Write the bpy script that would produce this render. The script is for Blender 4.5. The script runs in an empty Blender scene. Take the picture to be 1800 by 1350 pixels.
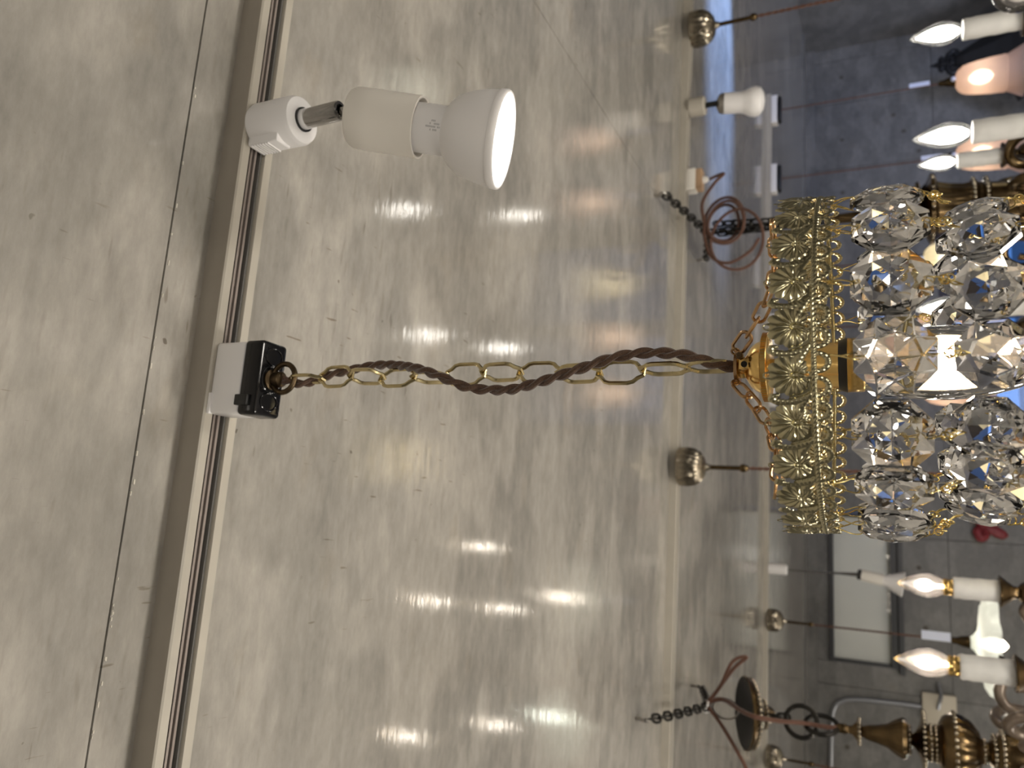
import bpy, math, random
from mathutils import Vector, Matrix
random.seed(7)
PI = math.pi
sc = bpy.context.scene
col = sc.collection
ZC = 2.525                      # camera height; ceiling is at 3.0 m
CEIL = 3.0

# ------------------------------------------------------------------ camera
cam_d = bpy.data.cameras.new('camera')
cam = bpy.data.objects.new('camera', cam_d)
col.objects.link(cam)
R_ = Vector((0.98099938, -0.19325231, -0.01713953))
U_ = Vector((-0.06835274, -0.42694719, 0.90168953))
F_ = Vector((0.18157126, 0.88338533, 0.43204425))
X_, Y_, Z_ = -U_, R_, -F_       # the phone was held sideways: the photo's right is down
cam.matrix_world = Matrix(((X_.x, Y_.x, Z_.x, 0), (X_.y, Y_.y, Z_.y, 0), (X_.z, Y_.z, Z_.z, ZC), (0, 0, 0, 1)))
cam_d.sensor_width = 36
cam_d.lens = 1336.75 * 36 / 1800
cam_d.clip_start = 0.01
cam_d.dof.use_dof = True
cam_d.dof.focus_distance = 0.43
cam_d.dof.aperture_fstop = 12
sc.camera = cam

# ------------------------------------------------------------------ view, world, lights
sc.view_settings.view_transform = 'Standard'
sc.view_settings.look = 'None'
sc.view_settings.gamma = 1
sc.view_settings.use_curve_mapping = False
sc.view_settings.exposure = 0.08
sc.cycles.filter_glossy = 0.6
sc.cycles.sample_clamp_indirect = 6
sc.cycles.max_bounces = 14
sc.cycles.transmission_bounces = 14
sc.cycles.transparent_max_bounces = 16

world = bpy.data.worlds.new('daylight'); sc.world = world
world.use_nodes = True
bg = world.node_tree.nodes['Background']
bg.inputs[0].default_value = (0.10, 0.27, 0.75, 1)
bg.inputs[1].default_value = 0.9

def point(x, y, z, power, color=(1, .93, .82), radius=.03, parent=None):
    l = bpy.data.lights.new('lamp_light', 'POINT'); l.energy = power; l.color = color; l.shadow_soft_size = radius
    o = bpy.data.objects.new('lamp_light', l); col.objects.link(o)
    if parent: o.parent = parent
    o.location = (x, y, z)
    return o

WARM = (1, .86, .70)
NEUT = (1, .94, .85)
# unseen fill lights added lower in the room, in place of shop lamps
for (x, y, z, p, r) in ((-1.2, .80, 1.15, 35, .12), (-0.3, .92, 1.15, 35, .12), (0.6, .85, 1.15, 33, .12), (1.4, .60, 1.15, 14, .12),
                        (-0.2, -1.7, 1.5, 44, .14), (-1.9, 3.2, .9, 24, .2), (-2.3, 4.9, 1.0, 30, .2)):
    point(x, y, z, p, NEUT, r)
# cool area lights added inside the room to stand in for daylight
def area(name, loc, target, sx, sy, power, color, spread=PI):
    l = bpy.data.lights.new(name, 'AREA'); l.shape = 'RECTANGLE'; l.size = sx; l.size_y = sy
    l.energy = power; l.color = color; l.spread = spread
    o = bpy.data.objects.new(name, l); col.objects.link(o)
    o.location = loc
    o.rotation_euler = (Vector(target) - Vector(loc)).to_track_quat('-Z', 'Y').to_euler()
    return o
area('shop_front_fill', (2.5, .6, .9), (3.0, 6.1, 2.5), 1.2, 1.2, 13, (.50, .62, 1.0), math.radians(75))  # added mid-room for an unseen shop front, aimed at the far wall
area('right_wall_fill', (1.5, 4.3, .7), (3.85, 5.2, 2.3), .8, .8, 6.5, (.66, .74, 1.0), math.radians(80))  # added fill for the right wall, standing well inside the door
# narrow blue spot added to tint a ceiling patch, no known source
sl = bpy.data.lights.new('added_blue_spot', 'SPOT'); sl.energy = 800; sl.color = (.28, .48, 1.0)
sl.spot_size = math.radians(20); sl.spot_blend = .7; sl.shadow_soft_size = .04
so = bpy.data.objects.new('added_blue_spot', sl); col.objects.link(so)
so.location = (3.30, 2.35, 2.25)
so.rotation_euler = (Vector((1.75, 2.46, 3.0)) - so.location).to_track_quat('-Z', 'Y').to_euler()

# ------------------------------------------------------------------ materials
def mat(name):
    m = bpy.data.materials.new(name); m.use_nodes = True
    nt = m.node_tree; nt.nodes.clear()
    out = nt.nodes.new('ShaderNodeOutputMaterial')
    return m, nt, out
def N(nt, t, **kw):
    n = nt.nodes.new(t)
    for k, v in kw.items():
        if k.startswith('i_'):
            key = k[2:].replace('_', ' ')
            n.inputs[key].default_value = v
        else: setattr(n, k, v)
    return n
def principled(name, color, rough=.5, metal=0., noise=0., nscale=40, bump=0., coat=0., trans=0., ior=1.5, emit=None, estr=0., bscale=None, stretch=None, spec=None, rvar=0.):
    m, nt, out = mat(name)
    b = N(nt, 'ShaderNodeBsdfPrincipled')
    b.inputs['Base Color'].default_value = (*color, 1)
    b.inputs['Roughness'].default_value = rough
    b.inputs['Metallic'].default_value = metal
    b.inputs['Coat Weight'].default_value = coat
    b.inputs['Transmission Weight'].default_value = trans
    b.inputs['IOR'].default_value = ior
    if spec is not None: b.inputs['Specular IOR Level'].default_value = spec
    if emit:
        b.inputs['Emission Color'].default_value = (*emit, 1); b.inputs['Emission Strength'].default_value = estr
    nt.links.new(b.outputs[0], out.inputs[0])
    if noise or bump or rvar:
        tc = N(nt, 'ShaderNodeTexCoord'); mp = N(nt, 'ShaderNodeMapping')
        if stretch: mp.inputs['Scale'].default_value = stretch
        nt.links.new(tc.outputs['Object'], mp.inputs[0])
        nz = N(nt, 'ShaderNodeTexNoise'); nz.inputs['Scale'].default_value = nscale; nz.inputs['Detail'].default_value = 5
        nt.links.new(mp.outputs[0], nz.inputs['Vector'])
        if noise:
            r = N(nt, 'ShaderNodeValToRGB')
            r.color_ramp.elements[0].position = .3; r.color_ramp.elements[1].position = .7
            r.color_ramp.elements[0].color = (*[c * (1 - noise) for c in color], 1)
            r.color_ramp.elements[1].color = (*[min(1, c * (1 + noise)) for c in color], 1)
            nt.links.new(nz.outputs[0], r.inputs[0]); nt.links.new(r.outputs[0], b.inputs['Base Color'])
        if rvar:
            mr = N(nt, 'ShaderNodeMapRange'); mr.inputs[1].default_value = .3; mr.inputs[2].default_value = .7
            mr.inputs[3].default_value = max(.02, rough - rvar); mr.inputs[4].default_value = rough + rvar
            nt.links.new(nz.outputs[0], mr.inputs[0]); nt.links.new(mr.outputs[0], b.inputs['Roughness'])
        if bump:
            bn = nz
            if bscale:
                bn = N(nt, 'ShaderNodeTexNoise'); bn.inputs['Scale'].default_value = bscale
                nt.links.new(mp.outputs[0], bn.inputs['Vector'])
            bp = N(nt, 'ShaderNodeBump'); bp.inputs['Strength'].default_value = bump; bp.inputs['Distance'].default_value = .002
            nt.links.new(bn.outputs[0], bp.inputs['Height']); nt.links.new(bp.outputs[0], b.inputs['Normal'])
    return m

def concrete(name, dark, light, rough, gloss_var, streak, wear=True):
    """sealed, fair-faced concrete: clouds, drawn-out trowel streaks, small scratches, pores"""
    m, nt, out = mat(name)
    b = N(nt, 'ShaderNodeBsdfPrincipled')
    nt.links.new(b.outputs[0], out.inputs[0])
    geo = N(nt, 'ShaderNodeNewGeometry')
    def noise(scale, vec, detail=6, rough_=.6):
        mp = N(nt, 'ShaderNodeMapping'); mp.inputs['Scale'].default_value = vec
        nt.links.new(geo.outputs['Position'], mp.inputs[0])
        n = N(nt, 'ShaderNodeTexNoise'); n.inputs['Scale'].default_value = scale; n.inputs['Detail'].default_value = detail; n.inputs['Roughness'].default_value = rough_
        nt.links.new(mp.outputs[0], n.inputs['Vector'])
        return n.outputs[0]
    def rng(v, a, b_, c, d):
        r = N(nt, 'ShaderNodeMapRange'); r.inputs[1].default_value = a; r.inputs[2].default_value = b_; r.inputs[3].default_value = c; r.inputs[4].default_value = d
        nt.links.new(v, r.inputs[0]); return r.outputs[0]
    def math_(op, a, b_):
        n = N(nt, 'ShaderNodeMath', operation=op)
        for i, v in enumerate((a, b_)):
            if isinstance(v, (int, float)): n.inputs[i].default_value = v
            else: nt.links.new(v, n.inputs[i])
        return n.outputs[0]
    cloud = noise(2.6, (1, 1, 1))
    st = noise(9, streak, 8, .65)
    patch = noise(5.5, tuple(.6 * a + .4 for a in streak), 3, .4)
    patch2 = rng(patch, .47, .55, 0, 1)
    s = math_('ADD', math_('MULTIPLY', rng(cloud, .3, .7, 0, 1), .36), math_('MULTIPLY', rng(st, .3, .7, 0, 1), .36))
    s = math_('ADD', s, math_('MULTIPLY', patch2, .24))
    ramp = N(nt, 'ShaderNodeValToRGB')
    ramp.color_ramp.elements[0].position = .12; ramp.color_ramp.elements[1].position = .85
    ramp.color_ramp.elements[0].color = (*dark, 1); ramp.color_ramp.elements[1].color = (*light, 1)
    nt.links.new(s, ramp.inputs[0])
    colr = ramp.outputs[0]
    # faint warm stains
    stain = rng(noise(7, (1, 1.6, 1), 4), .6, .74, 0, .32)
    mx = N(nt, 'ShaderNodeMixRGB'); mx.blend_type = 'MULTIPLY'; mx.inputs[2].default_value = (.86, .76, .62, 1)
    nt.links.new(stain, mx.inputs[0]); nt.links.new(colr, mx.inputs[1]); colr = mx.outputs[0]
    if wear:
        # short dark scratches across the boards and dark pores
        for vec, scale, lo, hi, c in (((7, 1, 1), 26, .70, .735, (.52, .45, .38, 1)), ((1, 1, 1), 75, .735, .76, (.42, .38, .34, 1)), ((1, 6, 1), 16, .70, .735, (.66, .63, .6, 1)), ((1, 5, 1), 30, .56, .74, (.82, .81, .79, 1))):
            w = rng(noise(scale, vec, 2, .5), lo, hi, 0, .85)
            area_ = rng(noise(3.1, (1, 1.3, 1), 2), .48, .6, 0, 1)
            w = math_('MULTIPLY', w, area_)
            mx = N(nt, 'ShaderNodeMixRGB'); mx.blend_type = 'MULTIPLY'; mx.inputs[2].default_value = c
            nt.links.new(w, mx.inputs[0]); nt.links.new(colr, mx.inputs[1]); colr = mx.outputs[0]
    # fine pale mottling
    mot = rng(noise(34, (1, 2.6, 1), 5, .7), .35, .68, .90, 1.10)
    mm = N(nt, 'ShaderNodeMixRGB'); mm.blend_type = 'MULTIPLY'; mm.inputs[0].default_value = 1
    cb_ = N(nt, 'ShaderNodeCombineColor')
    for i in range(3): nt.links.new(mot, cb_.inputs[i])
    nt.links.new(colr, mm.inputs[1]); nt.links.new(cb_.outputs[0], mm.inputs[2]); colr = mm.outputs[0]
    nt.links.new(colr, b.inputs['Base Color'])
    nt.links.new(rng(st, .3, .7, rough - gloss_var, rough + gloss_var), b.inputs['Roughness'])
    b.inputs['Specular IOR Level'].default_value = .6
    bp = N(nt, 'ShaderNodeBump'); bp.inputs['Strength'].default_value = .10; bp.inputs['Distance'].default_value = .0035
    nt.links.new(noise(15, (1, 4.5, 1), 4, .55) if wear else st, bp.inputs['Height']); nt.links.new(bp.outputs[0], b.inputs['Normal'])
    return m

M = {}
M['ceiling'] = concrete('sealed_ceiling_concrete', (.235, .222, .20), (.445, .417, .372), .095, .04, (1, 2.4, 1))
M['wall'] = concrete('wall_concrete', (.12, .117, .110), (.225, .218, .205), .5, .08, (1, 1, 2.5), wear=False)
M['joint'] = principled('joint_dark_cement', (.10, .09, .075), .8)  # plain dark cement that shows in the gaps between panels
M['chip'] = principled('pale_cement_chips', (.62, .58, .5), .7)
M['floor'] = principled('floor_concrete', (.46, .43, .39), .4, noise=.15, nscale=5)
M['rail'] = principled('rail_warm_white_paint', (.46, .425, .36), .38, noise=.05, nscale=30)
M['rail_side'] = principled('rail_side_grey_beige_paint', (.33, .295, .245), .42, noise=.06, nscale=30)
M['slot'] = principled('rail_slot_grey_plastic', (.12, .115, .105), .5)
M['strip'] = principled('rail_conductor', (.34, .29, .26), .4, metal=.3)
M['white'] = principled('white_plastic', (.86, .84, .83), .35)
M['cream'] = principled('cream_plastic', (.84, .80, .73), .4)
M['peel'] = principled('tan_plastic', (.50, .33, .20), .5)
M['black'] = principled('black_gloss_plastic', (.005, .005, .006), .14, spec=.35)
M['dull_black'] = principled('black_plastic', (.008, .008, .008), .4)
M['aged_brass'] = principled('aged_brass', (.115, .082, .048), .42, metal=1., noise=.25, nscale=120)
M['pale_brass'] = principled('pale_brass', (.60, .50, .28), .22, metal=1., noise=.1, nscale=200)
M['band'] = principled('stamped_brass', (.54, .49, .31), .22, metal=1., noise=.12, nscale=90)
M['copper'] = principled('coppered_steel', (.52, .33, .17), .26, metal=1., noise=.3, nscale=150)
M['gold'] = principled('gold_brass', (.83, .56, .20), .22, metal=1., noise=.1, nscale=60)
M['wire'] = principled('gold_wire', (.86, .68, .28), .18, metal=1.)
M['chrome'] = principled('dark_chrome', (.42, .41, .40), .08, metal=1.)
M['dark_metal'] = principled('black_steel', (.035, .033, .03), .35, metal=.8)
M['zinc'] = principled('zinc_steel', (.42, .40, .37), .3, metal=1.)
M['bronze'] = principled('dark_bronze', (.125, .085, .042), .26, metal=1., noise=.35, nscale=35)
M['antique'] = principled('antique_brass', (.36, .315, .245), .2, metal=1., noise=.2, nscale=50)
M['taupe'] = principled('taupe_bronze_paint', (.16, .125, .095), .3, metal=.35, noise=.15, nscale=25)
M['sleeve'] = principled('candle_sleeve', (.62, .61, .58), .45, noise=.05, nscale=40)
M['iron'] = principled('black_iron', (.012, .012, .013), .5)
M['tag'] = principled('price_tag_card', (.66, .70, .84), .5)
M['ribbon'] = principled('red_ribbon', (.24, .03, .035), .5, noise=.3, nscale=60)
M['frame'] = principled('dark_window_frame', (.035, .036, .04), .35)
M['wood'] = principled('dark_brown_wood', (.030, .014, .010), .3, noise=.3, nscale=20)
M['blind'] = principled('pale_blind', (.86, .85, .80), .6, noise=.03, nscale=5)
M['outlet'] = principled('outlet_ivory', (.60, .54, .43), .45)
M['conduit'] = principled('grey_conduit', (.36, .37, .39), .35, metal=.6)
M['grey_print'] = principled('grey_print', (.45, .44, .44), .6)
M['ground'] = principled('street', (.2, .2, .2), .8)
M['tie'] = principled('cable_tie', (.75, .73, .70), .4)

def fabric(name, c1, c2):
    m, nt, out = mat(name)
    b = N(nt, 'ShaderNodeBsdfPrincipled'); b.inputs['Roughness'].default_value = .75
    b.inputs['Sheen Weight'].default_value = .3
    nt.links.new(b.outputs[0], out.inputs[0])
    tc = N(nt, 'ShaderNodeTexCoord')
    vo = N(nt, 'ShaderNodeTexVoronoi'); vo.inputs['Scale'].default_value = 1400
    nt.links.new(tc.outputs['Object'], vo.inputs['Vector'])
    mx = N(nt, 'ShaderNodeMixRGB'); mx.inputs[1].default_value = (*c2, 1); mx.inputs[2].default_value = (*c1, 1)
    nt.links.new(vo.outputs['Distance'], mx.inputs[0]); nt.links.new(mx.outputs[0], b.inputs['Base Color'])
    bp = N(nt, 'ShaderNodeBump'); bp.inputs['Strength'].default_value = .4; bp.inputs['Distance'].default_value = .0004; bp.invert = True
    nt.links.new(vo.outputs['Distance'], bp.inputs['Height']); nt.links.new(bp.outputs[0], b.inputs['Normal'])
    return m
M['cord'] = fabric('brown_braided_cord', (.045, .021, .011), (.125, .064, .034))
M['rust_cord'] = fabric('rust_braided_cord', (.065, .022, .010), (.14, .056, .029))

def emission(name, color, strength):
    m, nt, out = mat(name)
    e = N(nt, 'ShaderNodeEmission'); e.inputs[0].default_value = (*color, 1); e.inputs[1].default_value = strength
    nt.links.new(e.outputs[0], out.inputs[0]); return m
M['led'] = emission('led_diffuser', (1, .98, .94), 3.2)
M['filament'] = emission('lit_filament', (1, .92, .80), 26)
M['filament_white'] = emission('lit_white_filament', (1, .97, .90), 16)
M['bulb_glow'] = emission('lit_frosted_bulb', (1, .90, .72), 9)

def thin_glass(name, tint, gloss):
    m, nt, out = mat(name)
    t = N(nt, 'ShaderNodeBsdfTransparent'); t.inputs[0].default_value = (*tint, 1)
    g = N(nt, 'ShaderNodeBsdfGlossy'); g.inputs['Roughness'].default_value = .03
    lw = N(nt, 'ShaderNodeLayerWeight'); lw.inputs[0].default_value = gloss
    mx = N(nt, 'ShaderNodeMixShader')
    nt.links.new(lw.outputs['Fresnel'], mx.inputs[0]); nt.links.new(t.outputs[0], mx.inputs[1]); nt.links.new(g.outputs[0], mx.inputs[2])
    nt.links.new(mx.outputs[0], out.inputs[0]); return m
M['clear'] = thin_glass('clear_bulb_glass', (.97, .95, .93), .22)
M['window_glass'] = thin_glass('window_glass', (.98, .985, .98), .24)
def hazy_glass(name, tint, amount):
    # clear bulb glass with a faint inner haze that the filament lights up
    m, nt, out = mat(name)
    t = N(nt, 'ShaderNodeBsdfTransparent'); t.inputs[0].default_value = (.97, .95, .93, 1)
    tr = N(nt, 'ShaderNodeBsdfTranslucent'); tr.inputs[0].default_value = (*tint, 1)
    g = N(nt, 'ShaderNodeBsdfGlossy'); g.inputs['Roughness'].default_value = .03
    lw = N(nt, 'ShaderNodeLayerWeight'); lw.inputs[0].default_value = .25
    m1 = N(nt, 'ShaderNodeMixShader'); m1.inputs[0].default_value = amount
    nt.links.new(t.outputs[0], m1.inputs[1]); nt.links.new(tr.outputs[0], m1.inputs[2])
    m2 = N(nt, 'ShaderNodeMixShader')
    nt.links.new(lw.outputs['Fresnel'], m2.inputs[0]); nt.links.new(m1.outputs[0], m2.inputs[1]); nt.links.new(g.outputs[0], m2.inputs[2])
    nt.links.new(m2.outputs[0], out.inputs[0]); return m
M['hazy'] = hazy_glass('candle_bulb_glass', (1, .90, .84), .07)
M['bright_bulb'] = hazy_glass('chandelier_bulb_glass', (1, .96, .90), .11)
M['hazy_white'] = hazy_glass('white_candle_bulb_glass', (1, .98, .94), .03)
def shade_glass(name, color, see, rough=.25):
    m, nt, out = mat(name)
    tr = N(nt, 'ShaderNodeBsdfTranslucent'); tr.inputs[0].default_value = (*color, 1)
    p = N(nt, 'ShaderNodeBsdfPrincipled'); p.inputs['Base Color'].default_value = (*color, 1); p.inputs['Roughness'].default_value = rough
    t = N(nt, 'ShaderNodeBsdfTransparent'); t.inputs[0].default_value = (*color, 1)
    a = N(nt, 'ShaderNodeMixShader'); a.inputs[0].default_value = .5
    b = N(nt, 'ShaderNodeMixShader'); b.inputs[0].default_value = see
    nt.links.new(p.outputs[0], a.inputs[1]); nt.links.new(tr.outputs[0], a.inputs[2])
    nt.links.new(a.outputs[0], b.inputs[1]); nt.links.new(t.outputs[0], b.inputs[2])
    nt.links.new(b.outputs[0], out.inputs[0]); return m
M['pink'] = shade_glass('pink_frosted_glass', (.80, .60, .50), .30)
M['milk'] = shade_glass('milk_glass', (.80, .86, .84), .12)
M['milk_yellow'] = shade_glass('cream_milk_glass', (.85, .78, .58), .12)
def crystal_glass():
    m, nt, out = mat('cut_crystal')
    g = N(nt, 'ShaderNodeBsdfGlass'); g.inputs['IOR'].default_value = 1.56; g.inputs['Roughness'].default_value = 0.0
    g.inputs['Color'].default_value = (1, 1, 1, 1)
    nt.links.new(g.outputs[0], out.inputs[0]); return m
M['crystal'] = crystal_glass()

# ------------------------------------------------------------------ mesh helpers
I4 = Matrix.Identity(4)
class MB:
    def __init__(s): s.v = []; s.f = []
    def add(s, vs, fs, M_=None):
        n = len(s.v)
        s.v += [tuple((M_ @ Vector(p)) if M_ else p) for p in vs]
        s.f += [tuple(i + n for i in f) for f in fs]
        return s
    def tube(s, pts, r, seg=8, closed=False, M_=None):
        pts = [Vector(p) for p in pts]; n = len(pts)
        rr = r if isinstance(r, (list, tuple)) else [r] * n
        T = []
        for i in range(n):
            if closed: d = pts[(i + 1) % n] - pts[i - 1]
            else: d = pts[min(n - 1, i + 1)] - pts[max(0, i - 1)]
            T.append(d.normalized() if d.length > 1e-12 else Vector((0, 0, 1)))
        a = Vector((0, 0, 1)) if abs(T[0].z) < .9 else Vector((1, 0, 0))
        nrm = (a - T[0] * a.dot(T[0])).normalized()
        vs = []; fs = []
        for i in range(n):
            nrm = nrm - T[i] * nrm.dot(T[i])
            nrm = nrm.normalized() if nrm.length > 1e-9 else T[i].orthogonal().normalized()
            b = T[i].cross(nrm)
            for k in range(seg):
                an = 2 * PI * k / seg
                vs.append(tuple(pts[i] + (nrm * math.cos(an) + b * math.sin(an)) * rr[i]))
        m = n if closed else n - 1
        for i in range(m):
            j = (i + 1) % n
            for k in range(seg):
                q = (k + 1) % seg
                fs.append((i * seg + k, i * seg + q, j * seg + q, j * seg + k))
        if not closed:
            fs.append(tuple(reversed(range(seg)))); fs.append(tuple((n - 1) * seg + k for k in range(seg)))
        return s.add(vs, fs, M_)
    def lathe(s, prof, seg=32, M_=None, ribs=0, amp=0., ribfun=None, cap=True):
        vs = []; fs = []
        n = len(prof)
        for i, (r, z) in enumerate(prof):
            w = ribfun(i / (n - 1)) if ribfun else 1
            for k in range(seg):
                an = 2 * PI * k / seg
                rr = r * (1 + amp * w * math.cos(ribs * an)) if ribs else r
                vs.append((rr * math.cos(an), rr * math.sin(an), z))
        for i in range(n - 1):
            for k in range(seg):
                q = (k + 1) % seg
                fs.append((i * seg + k, i * seg + q, (i + 1) * seg + q, (i + 1) * seg + k))
        if cap:
            if prof[0][0] > 1e-5: fs.append(tuple(reversed(range(seg))))
            if prof[-1][0] > 1e-5: fs.append(tuple((n - 1) * seg + k for k in range(seg)))
        return s.add(vs, fs, M_)
    def box(s, c, d, b=0., M_=None):
        x, y, z = c; hx, hy, hz = d[0] / 2, d[1] / 2, d[2] / 2
        if b <= 0:
            vs = [(x + i * hx, y + j * hy, z + k * hz) for i in (-1, 1) for j in (-1, 1) for k in (-1, 1)]
            fs = [(0, 1, 3, 2), (4, 6, 7, 5), (0, 4, 5, 1), (2, 3, 7, 6), (0, 2, 6, 4), (1, 5, 7, 3)]
            return s.add(vs, fs, M_)
        # rounded in plan and chamfered above and below
        def ring(ins, zz):
            o = []
            r = max(1e-5, b - ins) if ins < b else 1e-5
            for (sx, sy, a0) in ((1, 1, 0), (-1, 1, PI / 2), (-1, -1, PI), (1, -1, 1.5 * PI)):
                for q in range(4):
                    a = a0 + q / 3 * PI / 2
                    o.append((x + sx * (hx - b) + r * math.cos(a), y + sy * (hy - b) + r * math.sin(a), zz))
            return o
        c45 = b * .3
        rs = [ring(c45 * 2, z - hz), ring(c45 * .6, z - hz + c45 * .6), ring(0, z - hz + c45 * 2), ring(0, z + hz - c45 * 2), ring(c45 * .6, z + hz - c45 * .6), ring(c45 * 2, z + hz)]
        vs = [p for r in rs for p in r]; fs = []
        for i in range(5):
            for k in range(16):
                q = (k + 1) % 16
                fs.append((i * 16 + k, i * 16 + q, (i + 1) * 16 + q, (i + 1) * 16 + k))
        fs.append(tuple(reversed(range(16)))); fs.append(tuple(80 + k for k in range(16)))
        return s.add(vs, fs, M_)
    def sphere(s, c, r, seg=12, rings=8):
        pr = [(max(1e-6, r * math.sin(PI * i / rings)), c[2] - r * math.cos(PI * i / rings)) for i in range(rings + 1)]
        return s.lathe(pr, seg, Matrix.Translation((c[0], c[1], 0)), cap=False)
    def mesh(s, name, material, smooth=True, angle=38):
        me = bpy.data.meshes.new(name)
        me.from_pydata(s.v, [], s.f); me.validate(); me.update()
        me.materials.append(material)
        if smooth:
            me.shade_smooth()
            if angle: me.set_sharp_from_angle(angle=math.radians(angle))
        return me
    def build(s, name, material, parent=None, loc=None, smooth=True, angle=38):
        return put(s.mesh(name, material, smooth, angle), name, parent, Matrix.Translation(loc) if loc else None)

def put(me, name, parent=None, mtx=None):
    o = bpy.data.objects.new(name, me); col.objects.link(o)
    if parent: o.parent = parent
    if mtx is not None: o.matrix_basis = mtx
    return o
def thing(name, label, cat, loc, group=None):
    o = bpy.data.objects.new(name, None); col.objects.link(o)
    o.empty_display_size = .02
    o.location = loc
    o['label'] = label; o['category'] = cat
    if group: o['group'] = group
    return o
def tag(o, label, cat, group=None):
    o['label'] = label; o['category'] = cat
    if group: o['group'] = group
    return o
def T(x, y, z): return Matrix.Translation((x, y, z))
def Rz(a): return Matrix.Rotation(a, 4, 'Z')
def Rx(a): return Matrix.Rotation(a, 4, 'X')
def Ry(a): return Matrix.Rotation(a, 4, 'Y')
def align(d, up=(0, 1, 0)):
    """matrix that turns local -Z to the direction d"""
    z = -Vector(d).normalized(); x = Vector(up).cross(z).normalized(); y = z.cross(x)
    return Matrix(((x.x, y.x, z.x, 0), (x.y, y.y, z.y, 0), (x.z, y.z, z.z, 0), (0, 0, 0, 1)))
def spline(pts, n=12):
    """Catmull-Rom through the points"""
    P = [Vector(p) for p in pts]; P = [2 * P[0] - P[1]] + P + [2 * P[-1] - P[-2]]
    out = []
    for i in range(1, len(P) - 2):
        p0, p1, p2, p3 = P[i - 1:i + 3]
        for k in range(n):
            t = k / n
            out.append(.5 * ((2 * p1) + (p2 - p0) * t + (2 * p0 - 5 * p1 + 4 * p2 - p3) * t * t + (3 * p1 - p0 - 3 * p2 + p3) * t ** 3))
    out.append(P[-2]); return out

# ------------------------------------------------------------------ setting
XL, XR, YF, YB = -3.6, 4.02, -2.6, 6.123
def structure(o): o['kind'] = 'structure'; return o
fl = structure(MB().box((.3, 1.8, -.05), (8.6, 9.4, .1)).build('floor', M['floor'], smooth=False))
ceil_ = structure(MB().box((.3, 1.8, CEIL + .068), (8.4, 9.4, .1)).build('ceiling', M['joint'], smooth=False))
ys = [YF - .1, -1.788, -.708, .372, 1.452, 2.532, 3.612, 4.692, 6.3]
xs = [-3.8, -2.79, -.99, .81, 2.61, 4.4]
for i in range(len(xs) - 1):
    for j in range(len(ys) - 1):
        g = .0016
        MB().box(((xs[i] + xs[i + 1]) / 2, (ys[j] + ys[j + 1]) / 2, CEIL + .009), (xs[i + 1] - xs[i] - g, ys[j + 1] - ys[j] - g, .018), 0).build('concrete_panel', M['ceiling'], ceil_, smooth=False)
# crumbs of pale cement along the nearest joint
cb = MB()
for k in range(150):
    x = random.uniform(-.45, .95)
    if random.random() < .35 or x < -.05:
        w = random.uniform(.0012, .004)
        cb.box((x, .3735 + random.uniform(-.0004, .0010), CEIL - .0001), (w, random.uniform(.0005, .0012), .0012), 0, None)
cb_o = cb.build('cement_crumbs', M['chip'], ceil_, smooth=False); cb_o['kind'] = 'stuff'

# far wall: board-marked concrete panels round a glazed door and a high window
wb = structure(MB().box((.3, YB + .11, CEIL / 2), (8.4, .02, CEIL + .1)).build('wall_back', M['joint'], smooth=False)) if False else None
DX0, DX1, DZ = .80, 2.68, 2.10           # door
WX0, WX1, WZ0, WZ1 = -.79, .26, 2.405, 2.855   # window
wb = structure(MB().box((.25, YB + .165, 3.05), (8.5, .05, .1)).build('wall_back', M['joint'], smooth=False))
def wall_panel(x0, x1, z0, z1):
    g = .004
    MB().box(((x0 + x1) / 2, YB + .075, (z0 + z1) / 2), (x1 - x0 - g, .15, z1 - z0 - g)).build('concrete_panel', M['wall'], wb, smooth=False)
def wall_back_mesh(x0, x1, z0, z1):
    MB().box(((x0 + x1) / 2, YB + .1, (z0 + z1) / 2), (x1 - x0, .14, z1 - z0)).build('joint_fill', M['joint'], wb, smooth=False)
for a, b in ((-3.8, -2.0), (-2.0, -.95)):
    for z0, z1 in ((0, 1.2), (1.2, 2.10), (2.10, 3.0)): wall_panel(a, b, z0, z1)
wall_back_mesh(-3.8, -.95, 0, 3)
wall_panel(-.95, .10, 0, 1.2); wall_panel(-.95, .10, 1.2, 2.10); wall_panel(-.95, WX0, 2.10, 3.0); wall_panel(WX0, .10, 2.10, WZ0); wall_panel(WX0, .10, WZ1, 3.0)
wall_panel(.10, DX0, 0, 1.2); wall_panel(.10, DX0, 1.2, 2.10); wall_panel(.10, WX1, 2.10, WZ0); wall_panel(.10, WX1, WZ1, 3.0); wall_panel(WX1, DX0, 2.10, 3.0)
wall_panel(DX0, 1.75, DZ, 3.0); wall_panel(1.75, DX1, DZ, 3.0)
for a, b in ((DX1, 2.953), (2.953, 3.52), (3.52, 3.905), (3.905, 4.3)):
    for z0, z1 in ((0, 1.2), (1.2, 2.10), (2.10, 3.0)): wall_panel(a, b, z0, z1)
wall_back_mesh(-.95, DX0, 0, 2.38); wall_back_mesh(-.95, WX0 - .01, 2.38, 3); wall_back_mesh(WX1 + .01, DX0, 2.38, 3)
wall_back_mesh(DX0, DX1, DZ + .01, 3); wall_back_mesh(DX1 + .01, 4.3, 0, 3)
th = MB()
for (x, z) in ((3.2, 2.74), (3.2, 2.3), (3.75, 2.74), (3.35, 2.37), (3.02, 2.2), (2.75, 2.74), (2.75, 2.3), (-1.2, 2.3), (-1.35, 2.75), (-.5, 2.25), (.45, 2.2), (.55, 2.75), (-.1, 2.28), (-1.2, 1.9), (-.4, 1.9)):
    th.lathe([(.018, 0), (.016, .004), (1e-6, .004)], 12, T(x, YB - .0012, z) @ Rx(PI / 2) @ T(0, 0, -.004))
tho = th.build('tie_hole', M['joint'], wb); tho['kind'] = 'stuff'
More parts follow.
